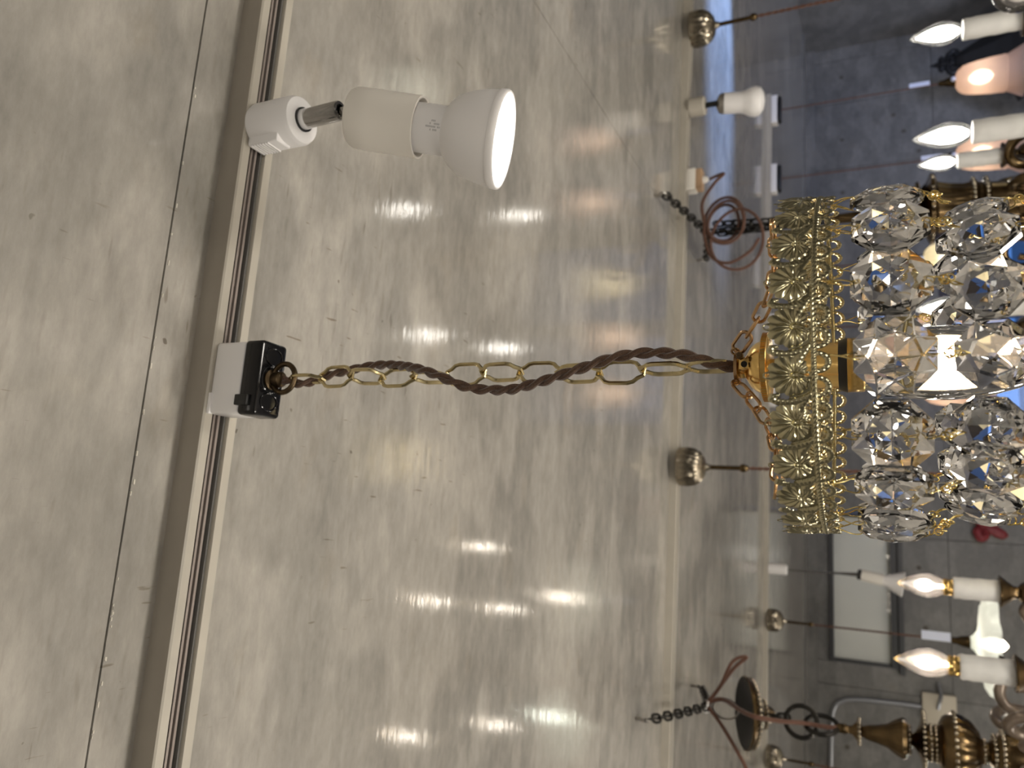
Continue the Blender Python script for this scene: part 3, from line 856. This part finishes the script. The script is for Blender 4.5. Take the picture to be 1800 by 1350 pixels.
bell = [(.026, .0), (.045, -.010), (.060, -.028), (.067, -.05), (.073, -.09), (.079, -.14), (.081, -.180), (.0835, -.192), (.079, -.196), (.082, -.205), (.098, -.235), (.112, -.262)]
# pendant whose lamp is hidden behind the crystal chandelier
p = pendant_canopy('pendant_lamp', 'pendant', 'pendant lamp', (.174, 1.922, RB2), .075, .62, G)
p['label'] = 'ribbed brass pendant canopy and cord on the middle rail, just behind the filigree basket'
holder_bell(p, -.69, M['bulb_glow'], M['milk_yellow'], bell, p=2.2, color=(1, .82, .55))
p = pendant_canopy('pendant_lamp', 'dark brass pendant canopy with rod and rust cord, rightmost on the middle rail', 'pendant lamp', (1.405, 1.922, RB2), .085, .70, G)
holder_bell(p, -.77, M['bulb_glow'], M['milk'], bell, p=1.5)
# far rail: milk glass ruffled shade
p = pendant_canopy('pendant_lamp', 'pendant with a ruffled white milk-glass shade and a white tag', 'pendant lamp', (-.337, 3.685, RB2), .095, .66, G)
ruf = [(.022, 0), (.030, -.012), (.050, -.026), (.085, -.034), (.125, -.038), (.160, -.044), (.182, -.060), (.190, -.088)]
holder_bell(p, -.775, M['bulb_glow'], M['milk'], ruf, 10, .10, p=2.0, off=(0, -.085), ribfun=lambda q: q ** 2, bulb_r=.030)
price_tag(p, -.655, .036, .105)
p = pendant_canopy('pendant_lamp', 'dark ribbed pendant canopy on the far rail, cut by the frame beside the bronze chandelier', 'pendant lamp', (-.905, 3.685, RB2), .095, .70, G)
holder_bell(p, -.80, M['bulb_glow'], M['milk'], ruf, 10, .10, p=2.2, color=(.95, 1, .85), off=(0, -.085), ribfun=lambda q: q ** 2, bulb_r=.030)
# pink glass bells on white and black plugs
def plug_pendant(label, x, zshade, p_, shade, ztag, bend=0):
    t = thing('pendant_lamp', label, 'pendant lamp', (x, 3.685, RB2), G)
    MB().box((0, 0, -.014), (.150, .05, .030), .006).build('plug_body', M['white'], t)
    MB().box((0, 0, -.036), (.130, .046, .022), .006).build('black_cap', M['dull_black'], t)
    MB().tube([(0, 0, -.045), (0, 0, zshade + .06)], .0032, 8).build('braided_cord', M['rust_cord'], t)
    holder_bell(t, zshade, M['bulb_glow'], shade, bell, p=p_, color=(1, .70, .52), bulb_r=.034, off=(0, -.105))
    MB().sphere((0, -.02, zshade + .008), .012).build('finial_bead', M['tag'], t)
    if ztag is not None: price_tag(t, ztag)
    return t
z_ = lambda rel: rel + ZC - RB2
plug_pendant('pink bell glass pendant, rightmost in the room, hanging in front of the black iron lantern', 2.137, z_(-.350), 1.0, M['pink'], z_(-.205))
plug_pendant('pink bell glass pendant half hidden behind two white candles', 1.765, z_(-.340), 1.0, M['pink'], z_(-.245))
plug_pendant('pink glass pendant on the far rail hidden behind the right half of the crystals', .995, z_(-.17), .9, M['pink'], None)
plug_pendant('pink glass pendant on the far rail hidden behind the middle crystals', .700, z_(-.18), .9, M['pink'], None)
plug_pendant('cream glass pendant on the far rail hidden behind the outer crystals', 1.290, z_(-.20), 1.2, M['milk_yellow'], None)

# small white stem spot on the far rail
s3 = thing('stem_spotlight', 'small cream stem spotlight with a white cone on the far rail, before the pale window', 'spotlight', (-.114, 3.685, RB2))
MB().lathe([(.020, 0), (.024, -.002), (.024, -.075), (.020, -.080)], 24).build('rail_adapter', M['white'], s3)
zz = .077 + ZC - RB2
MB().tube([(0, 0, -.078), (.004, 0, zz + .09), (.0055, 0, zz)], [.004, .005, .009], 10).build('stem', M['chrome'], s3)
D = T(.0055, 0, zz) @ align((-.16, 0, -1))
MB().lathe([(.016, .012), (.022, .008), (.022, -.005)], 20, D).build('stem_collar', M['dull_black'], s3)
MB().lathe([(.022, -.004), (.024, -.010), (.025, -.088), (.023, -.090)], 24, D).build('lamp_socket', M['cream'], s3)
MB().lathe([(.020, -.088), (.024, -.100), (.040, -.135), (.052, -.165), (.050, -.168), (1e-6, -.160)], 28, D).build('reflector_bulb', M['white'], s3)

# small white spot and tan plug on the middle rail
s2 = thing('stem_spotlight', 'small white track spotlight on the middle rail, right of the tan plug', 'spotlight', (1.165, 1.922, RB2))
MB().lathe([(.022, 0), (.026, -.002), (.026, -.040), (.022, -.044)], 28).build('rail_adapter', M['rail'], s2)
MB().tube([(0, 0, -.044), (.004, .006, -.085)], .0075, 12).build('stem', M['dark_metal'], s2)
D = T(.002, .008, -.082) @ align((-.02, .18, -1))
MB().lathe([(.006, .012), (.024, .004), (.028, -.004), (.028, -.010)], 28, D).build('socket_collar', M['zinc'], s2)
MB().lathe([(.027, -.006), (.028, -.010), (.028, -.055), (.030, -.062), (.038, -.078), (.040, -.092), (.036, -.104), (.022, -.113), (1e-6, -.116)], 32, D).build('frosted_bulb', M['white'], s2)
tp = thing('rail_plug', 'cream and tan ceiling plug on the middle rail with a rust cord leaving it', 'plug adapter', (.946, 1.922, RB2))
MB().box((0, 0, -.012), (.062, .036, .026), .004).build('adapter_body', M['cream'], tp)
MB().box((0, 0, -.033), (.056, .034, .018), .004).build('tan_cap', M['peel'], tp)
MB().lathe([(.010, -.040), (.009, -.050), (.005, -.056)], 16).build('cord_bush', M['cream'], tp)

# ------------------------------------------------------------------ candle chandeliers
def steel_link(L, Wd, r): return MB().tube([(Wd / 2 * math.cos(a), 0, (L - Wd) / 2 * (1 if math.sin(a) > 0 else -1) + Wd / 2 * math.sin(a)) for a in [2 * PI * k / 16 + .01 for k in range(16)]], r, 6, True)
dl_me = steel_link(.030, .017, .0030).mesh('chain_link', M['dark_metal'])
def chain(t, P0, P1, me, pitch, sag=0., name='chain_link'):
    P0 = Vector(P0); P1 = Vector(P1); n = max(1, round((P1 - P0).length / pitch))
    pts = [P0.lerp(P1, i / n) - Vector((0, 0, sag * math.sin(PI * i / n))) for i in range(n + 1)]
    for i in range(n):
        mid = (pts[i] + pts[i + 1]) / 2; dv = pts[i + 1] - pts[i]
        up = (1, 0, 0) if abs(dv.normalized().x) < .9 else (0, 1, 0)
        put(me, name, t, T(*mid) @ align(dv, up) @ Rz((PI / 2 if i % 2 else 0) + .5))
def flame(L, D): 
    return [(.40 * D / 2, 0), (.62 * D / 2, .03 * L), (.86 * D / 2, .16 * L), (D / 2, .32 * L), (.99 * D / 2, .42 * L), (.88 * D / 2, .56 * L), (.66 * D / 2, .72 * L), (.38 * D / 2, .86 * L), (.16 * D / 2, .95 * L), (.06 * D / 2, .985 * L), (.001, L)]
def candle(t, x, y, zb, L, D, sleeve_r, sleeve_l, gold, fil, p_, color, big=False):
    """lit candle: cup, sleeve and flame bulb; zb is the foot of the bulb"""
    Mx = T(x, y, 0)
    cup = MB().lathe([(.010, zb - sleeve_l - .062), (.022, zb - sleeve_l - .058), (.026, zb - sleeve_l - .050), (.022, zb - sleeve_l - .042), (.013, zb - sleeve_l - .034), (.014, zb - sleeve_l - .026), (.024, zb - sleeve_l - .014), (.034, zb - sleeve_l - .002), (.033, zb - sleeve_l + .001), (.010, zb - sleeve_l + .001)], 28, Mx).build('candle_cup', M['bronze'], t)
    pr = [(sleeve_r * .97, zb - sleeve_l)]
    for i in range(1, 9):
        pr.append((sleeve_r * (1 + .025 * math.sin(i * 2.1)), zb - sleeve_l + (sleeve_l - .006) * i / 9))
    pr += [(sleeve_r * 1.02, zb - .008), (sleeve_r * .96, zb - .004), (sleeve_r * .6, zb - .004)]
    MB().lathe(pr, 28, Mx).build('candle_sleeve', M['sleeve'], t)
    bz = zb
    if gold:
        MB().lathe([(.018, zb - .006), (.0185, zb + .003), (.0175, zb + .005), (.0185, zb + .008), (.0185, zb + .014), (.016, zb + .016)], 24, Mx).build('bulb_collar', M['gold'], t)
        bz = zb + .012
    b = MB().lathe([(r, bz + z) for r, z in flame(L, D)], 32, Mx, cap=False).build('flame_bulb', M['hazy'] if gold else M['hazy_white'], t)
    m = MB()
    if fil == 'filament':
        m.lathe([(.001, bz + L * .22), (.009, bz + L * .28), (.0125, bz + L * .38), (.0115, bz + L * .50), (.005, bz + L * .60), (.001, bz + L * .62)], 14, Mx)
        m.tube([(x, y, bz - .004), (x, y, bz + L * .25)], .0032, 8)
        m.build('filament', M['filament'], b)
    else:
        m.lathe([(.005, bz + .002), (.012, bz + L * .14), (.0150, bz + L * .30), (.0140, bz + L * .50), (.0075, bz + L * .72), (.001, bz + L * .86)], 18, Mx)
        m.build('filament', M['filament_white'], b)
    point(x, y, bz + L * .42, p_, color, .011, t)
def arm(t, a, R, z_hub, z_end, mt, seg=8):
    """S-scroll arm from the hub out and up to the candle cup, with a curled volute"""
    ca, sa = math.cos(a), math.sin(a)
    q = [(.03, z_hub), (.07, z_hub - .035), (.14, z_hub - .075), (R * .72, z_hub - .070), (R * .93, z_hub - .030), (R, z_end)]
    pts = spline([(r * ca, r * sa, z) for r, z in q], 8)
    n = len(pts)
    m = MB().tube(pts, [.016 - .006 * i / n for i in range(n)], 10)
    cv = []
    for k in range(26):
        th_ = k / 25 * 2.6 * PI; rr = .050 * (1 - .68 * k / 25)
        r = .115 + rr * math.cos(th_ - PI / 2); z = z_hub - .010 + rr * math.sin(th_ - PI / 2)
        cv.append((r * ca, r * sa, z))
    m.tube(cv, [.013 - .005 * k / 26 for k in range(26)], 10)
    m.build('scroll_arm', mt, t)

# left chandelier (bronze, taupe arms)
LX, LY = -.392, 1.945
la = thing('candle_chandelier', 'bronze candle chandelier with taupe scroll arms and clear flame bulbs, left of the room', 'chandelier', (LX, LY, ZC))
zip_z = .376
hookz = CEIL - ZC
for (hx, hy) in ((.006, -.264), (-.010, .281)):
    m = MB().tube([(hx, hy, hookz), (hx, hy, hookz - .012)], .004, 8)
    m.tube([(hx, hy + .010 * math.sin(2 * PI * k / 14), hookz - .021 + .010 * math.cos(2 * PI * k / 14)) for k in range(14)], .0026, 6, True)
    m.build('ceiling_hook', M['zinc'], la)
    chain(la, (hx, hy, hookz - .026), (0, 0, zip_z), dl_me, .022, .004)
MB().tube([(.013 * math.cos(2 * PI * k / 16), .016 * math.sin(2 * PI * k / 16), zip_z + .004 * math.sin(4 * PI * k / 16)) for k in range(16)], .0030, 6, True).build('cable_tie', M['tie'], la)
m = MB().tube([(.022 * math.cos(2 * PI * k / 20), .004, zip_z - .042 + .030 * math.sin(2 * PI * k / 20)) for k in range(20)], .0026, 7, True)
m.build('snap_hook', M['zinc'], la)
# upturned canopy dish slid down the chain
cz = .278
m = MB().lathe([(.079, cz + .014), (.082, cz + .012), (.080, cz + .006), (.072, cz - .002), (.060, cz - .012), (.040, cz - .022), (.026, cz - .034), (.016, cz - .052), (.010, cz - .056)], 56, cap=False)
ds = m.build('canopy_dish', M['bronze'], la)
TILT = T(0, 0, cz) @ Rx(.42) @ T(0, 0, -cz)
ds.matrix_basis = TILT
MB().lathe([(.0785, cz + .0125), (.05, cz + .002), (.02, cz - .008), (1e-6, cz - .010)], 48, cap=False).build('dish_inside', M['iron'], ds)
m = MB()
for k in range(40):
    a = 2 * PI * k / 40
    m.sphere((.074 * math.cos(a), .074 * math.sin(a), cz - .003), .0050, 8, 6)
for k in range(22):
    a = 2 * PI * k / 22
    m.sphere((.030 * math.cos(a), .030 * math.sin(a), cz - .032), .0042, 8, 6)
m.build('bead_rim', M['antique'], ds)['kind'] = 'stuff'
chain(la, (0, 0, cz - .045), (.004, 0, .196), dl_me, .024)
# big rings
for zc_, rad, yaw in ((.166, .034, .35), (.124, .034, 1.15)):
    MB().tube([(rad * math.cos(2 * PI * k / 28) * math.cos(yaw), rad * math.cos(2 * PI * k / 28) * math.sin(yaw), zc_ + rad * math.sin(2 * PI * k / 28)) for k in range(28)], .0056, 8, True).build('hanging_ring', M['dark_metal'], la)
# rust cord
MB().tube(spline([(.010, -.004, zip_z), (.022, -.006, .338), (.016, -.060, .292), (.012, -.086, .256), (.006, -.060, .208), (.002, -.020, .160), (0, -.012, .118), (0, -.004, .090)], 8), .0052, 8).build('braided_cord', M['rust_cord'], la)
MB().tube(spline([(.008, -.004, zip_z), (.052, -.004, .345), (.110, -.006, .318), (.124, -.004, .286), (.094, -.002, .316), (.040, 0, .352), (.004, 0, zip_z)], 8), .0042, 8).build('braided_cord', M['rust_cord'], la)
MB().tube(spline([(.002, -.004, zip_z), (-.030, -.006, .345), (-.085, -.008, .305), (-.130, -.010, .278), (-.200, -.010, .256)], 8), .0044, 8).build('braided_cord', M['rust_cord'], la)
# turned column
def remap(z):
    K = ((-.40, -.300), (-.310, -.228), (-.28, -.202), (-.258, -.184), (-.156, -.105), (-.126, -.078), (-.074, -.049), (.016, .036), (.034, .048), (.072, .096))
    for (a, b), (c, d_) in zip(K, K[1:]):
        if z <= c: return b + (z - a) / (c - a) * (d_ - b)
    return K[-1][1]
class Turned(MB):
    def lathe(s, prof, *a, **k): return MB.lathe(s, [(r, remap(z)) for r, z in prof], *a, **k)
def beads(m, r, z, n, s):
    for k in range(n):
        a = 2 * PI * k / n
        m.sphere((r * math.cos(a), r * math.sin(a), z), s, 8, 6)
colm = Turned()
colm.lathe([(.004, .072), (.010, .066), (.011, .056), (.008, .050)], 24)
colm.lathe([(.008, .050), (.010, .044), (.024, .034), (.025, .030), (.012, .022), (.013, .016)], 28)
colm.lathe([(.013, .018), (.016, .008), (.019, -.010), (.024, -.030), (.036, -.050), (.041, -.062), (.038, -.070), (.020, -.074)], 60, None, 14, .05, lambda q: q)
colm.lathe([(.020, -.074), (.026, -.078), (.018, -.084), (.012, -.090)], 28)
colm.lathe([(.012, -.088), (.018, -.098), (.034, -.112), (.058, -.122), (.062, -.126), (.058, -.130), (.034, -.134), (.030, -.150), (.034, -.156)], 44)
colm.lathe([(.034, -.154), (.044, -.158), (.056, -.166), (.063, -.178), (.066, -.192)], 60)
colm.lathe([(.066, -.192), (.065, -.200), (.062, -.215), (.052, -.236), (.036, -.252), (.022, -.258)], 72, None, 18, .03, lambda q: 1)
colm.lathe([(.022, -.256), (.020, -.270), (.030, -.280), (.042, -.296), (.046, -.310), (.046, -.345), (.030, -.370), (.012, -.385), (.004, -.400)], 44)
colm.build('turned_column', M['bronze'], la)
rows_a = ((.026, .032, 18, .004), (.027, -.077, 18, .0042), (.0345, -.140, 22, .0045), (.0345, -.151, 22, .0045), (.060, -.126, 36, .0038), (.067, -.194, 32, .0048), (.022, -.262, 16, .004), (.034, -.284, 22, .0045), (.045, -.300, 28, .0045))
for r_ in rows_a:
    m = MB(); beads(m, r_[0], remap(r_[1]), *r_[2:]); m.build('bead_row', M['antique'], la)
for k in range(6):
    a = math.radians(-50 + 60 * k - (6 if k == 2 else 0))
    arm(la, a, .305, -.248, -.288 - (.02 if k == 2 else 0), M['taupe'])
for k, (cx_, cy_) in enumerate(((-.204, 1.726), (-.070, 2.005), (None, None), (None, None), (None, None), (-.520, 1.680))):
    a = math.radians(-50 + 60 * k - (6 if k == 2 else 0))
    x, y = (cx_ - LX, cy_ - LY) if cx_ is not None else (.305 * math.cos(a), .305 * math.sin(a))
    candle(la, x, y, -.128 if k == 0 else -.162 if k == 2 else -.142, .095, .053, .0235, .092, True, 'filament', .5, (1, .86, .68))

# right chandelier (dark brass crown column)
RX, RY = .805, 1.945
ra = thing('candle_chandelier', 'dark brass crown chandelier with bright white flame bulbs, partly behind the crystals', 'chandelier', (RX, RY, ZC))
rz = .405
for (hx, hy) in ((-.004, -.268), (.004, .216)):
    m = MB().tube([(hx, hy, hookz), (hx, hy, hookz - .012)], .004, 8)
    m.tube([(hx, hy + .010 * math.sin(2 * PI * k / 14), hookz - .021 + .010 * math.cos(2 * PI * k / 14)) for k in range(14)], .0026, 6, True)
    m.build('ceiling_hook', M['zinc'], ra)
    chain(ra, (hx, hy, hookz - .026), (0, 0, rz), dl_me, .024, .003)
# doubled-back chain bunch
for dx, dy, zt in ((0, 0, rz), (.016, -.012, .380), (-.014, -.016, .368)):
    chain(ra, (dx, dy, zt), (dx * .3, dy * .3, .10), dl_me, .023)
MB().tube([(.0085 * math.cos(2 * PI * k / 16), .0085 * math.sin(2 * PI * k / 16), rz - .002) for k in range(16)], .0028, 6, True).build('cable_tie', M['tie'], ra)
# rust cord coiled up on the chain and running to the tan plug
cp = [(.141, -.025, .392)]
MB().tube(spline([(.141, -.023, .392), (.139, -.04, .372), (.137, -.05, .352), (.110, -.055, .376), (.060, -.055, .405), (.010, -.04, .402), (-.030, -.040, .400), (-.088, -.045, .380), (-.110, -.05, .335), (-.085, -.05, .285), (-.05, -.045, .262)], 8), .0042, 8).build('braided_cord', M['rust_cord'], ra)
for rad, cx_, cz_, oy in ((.064, .015, .352, -.030), (.050, .012, .356, -.022), (.058, .008, .348, -.036), (.082, -.045, .318, -.042)):
    MB().tube([(cx_ + rad * math.cos(2 * PI * k / 40), oy + .006 * math.sin(4 * PI * k / 40), cz_ + rad * .80 * math.sin(2 * PI * k / 40)) for k in range(40)], .0040, 8, True).build('cord_coil', M['rust_cord'], ra)
colm = MB()
colm.lathe([(.004, .10), (.012, .09), (.014, .02), (.020, -.02), (.026, -.06), (.020, -.075)], 28)
colm.lathe([(.020, -.072), (.036, -.080), (.050, -.086), (.066, -.092), (.067, -.098), (.048, -.104)], 56, None, 18, .03, lambda q: q)
colm.lathe([(.048, -.102), (.060, -.112), (.080, -.122), (.079, -.130), (.060, -.138), (.054, -.160), (.050, -.190), (.052, -.206)], 72, None, 12, .05, lambda q: 1)
colm.lathe([(.058, -.206), (.062, -.210), (.058, -.216), (.052, -.220), (.052, -.228), (.058, -.232), (.060, -.238), (.050, -.244), (.044, -.30), (.03, -.34), (.006, -.38)], 48)
colm.build('crown_column', M['bronze'], ra)
for r_ in ((.046, -.074, 26, .0050), (.050, -.088, 28, .0052), (.061, -.209, 34, .0045), (.060, -.235, 34, .0045), (.078, -.126, 40, .0040)):
    m = MB(); beads(m, *r_); m.build('bead_row', M['antique'], ra)
for (x, y, zb) in ((.767, 1.509, -.163), (1.072, 1.652, -.170), (1.070, 2.262, -.208), (.550, 2.110, -.165), (.480, 1.670, -.165)):
    x -= RX; y -= RY
    a = math.atan2(y, x); R = math.hypot(x, y)
    arm(ra, a, R, -.300, zb - .150, M['bronze'])
    candle(ra, x, y, zb, .095, .048, .0215, .108, False, 'white', .45, (1, .95, .88))

# ------------------------------------------------------------------ black iron lantern against the far wall
il = thing('iron_lantern', 'black iron lantern with ogee roof and fleur finial on the far wall', 'lantern', (3.43, 5.66, ZC))
m = MB().lathe([(.30, -.500), (.315, -.492), (.300, -.478), (.235, -.430), (.165, -.340), (.105, -.240), (.070, -.150), (.050, -.085), (.020, -.06), (.012, 0)], 8)
ro = MB()
ogee = [(.34, -.955), (.345, -.940), (.30, -.915), (.235, -.850), (.175, -.765), (.120, -.670), (.075, -.585), (.045, -.545), (.020, -.530)]
ro.lathe(ogee, 8, None); ro.build('roof', M['iron'], il, smooth=False)
fi = MB().lathe([(.024, -.54), (.040, -.515), (.024, -.50), (.018, -.47), (.044, -.452), (.018, -.43), (.004, -.385)], 16)
for s_ in (-1, 1):
    fi.tube(spline([(0, 0, -.50), (s_ * .05, 0, -.50), (s_ * .085, 0, -.53), (s_ * .07, 0, -.555), (s_ * .045, 0, -.54)], 6), .022, 8)
    fi.tube(spline([(0, 0, -.455), (s_ * .03, 0, -.462), (s_ * .055, 0, -.445)], 5), [.020] * 10 + [.006], 8)
fi.build('finial', M['iron'], il)
m = MB()
for k in range(8):
    a = PI / 8 + k * PI / 4
    m.tube([(.26 * math.cos(a), .26 * math.sin(a), -.95), (.20 * math.cos(a), .20 * math.sin(a), -1.5)], .012, 6)
m.lathe([(.21, -1.5), (.22, -1.52), (.10, -1.56), (.02, -1.60)], 8)
m.build('lantern_cage', M['iron'], il)
MB().lathe([(.24, -.955), (.185, -1.495)], 8, cap=False).build('lantern_glass', M['iron'], il, smooth=False)
MB().tube(spline([(-.34, 0, -.95), (-.36, 0, -.99), (-.335, 0, -1.02), (-.30, 0, -.995)], 6), .016, 8).build('corner_scroll', M['iron'], il)
MB().tube(spline([(0, .36, -1.2), (0, .16, -1.15), (0, .06, -1.1)], 4), .02, 8).build('wall_bracket', M['iron'], il)

# ------------------------------------------------------------------ things on the far wall
ou = thing('wall_outlet', 'ivory wall outlet box with a grey plug in it, left of the pale window', 'outlet', (-1.01, YB, 2.185))
MB().box((0, -.026, 0), (.20, .052, .20), .010).build('outlet_box', M['outlet'], ou)
o2 = MB().lathe([(.045, 0), (.050, -.004), (.036, -.035), (.012, -.045)], 20, T(.01, -.050, .01) @ Rx(-PI / 2) @ Rx(PI)).build('plug', M['conduit'], ou)
MB().tube(spline([(.01, -.09, .01), (.06, -.10, .0), (.10, -.07, -.01), (.17, -.03, 0)], 6), .012, 8).build('plug_cord', M['conduit'], o2)
tag(MB().tube(spline([(-1.75, YB - .022, 2.858), (-1.35, YB - .022, 2.850), (-1.12, YB - .022, 2.835), (-1.045, YB - .022, 2.77), (-1.022, YB - .022, 2.65), (-1.012, YB - .022, 2.45), (-1.010, YB - .022, 2.29)], 10), .0165, 12).build('conduit', M['conduit']), 'grey steel conduit bending down the far wall to the outlet', 'conduit')
rb = MB()
rb.sphere((0, 0, 0), .028, 12, 8)
for s_, L_ in ((-1, .15), (1, .14)):
    # loops
    rb.tube(spline([(s_ * .01, -.005, .004), (s_ * .045, -.03, .030), (s_ * .085, -.03, .010), (s_ * .060, -.02, -.022), (s_ * .01, -.005, -.006)], 5), [.016, .020, .024, .027, .028, .028, .027, .027, .028, .028, .028, .028, .027, .026, .025, .024, .022, .020, .018, .016, .016], 8)
    # broad tails
    q = [(s_ * .005, -.008, 0), (s_ * .025, -.014, -L_ * .4), (s_ * .050, -.012, -L_ * .75), (s_ * .058, -.010, -L_)]
    rb.tube(spline(q, 4), [.014, .019, .024, .028, .031, .033, .034, .034, .033, .031, .026, .018, .006], 8, False, Matrix.Diagonal((1, .45, 1, 1)))
bo = rb.build('ribbon_bow', M['ribbon']); bo.location = (.212, YB - .03, ZC - .625)
tag(bo, 'dark red ribbon bow hung on the far wall below the crystals', 'bow')
# clear ball shade at the far right edge of the room
gb = thing('globe_lamp', 'clear glass ball shade cut by the right edge of the room, above the nearest candle', 'lamp', (.902, 1.30, ZC - .26))
MB().sphere((0, 0, .042), .040, 28, 18).build('glass_globe', M['bright_bulb'], gb)
MB().sphere((0, 0, .040), .024, 16, 10).build('frosted_bulb', M['white'], gb)
MB().lathe([(.018, .010), (.024, .004), (.020, -.010), (.010, -.03), (.006, -.10)], 24).build('socket_cup', M['bronze'], gb)
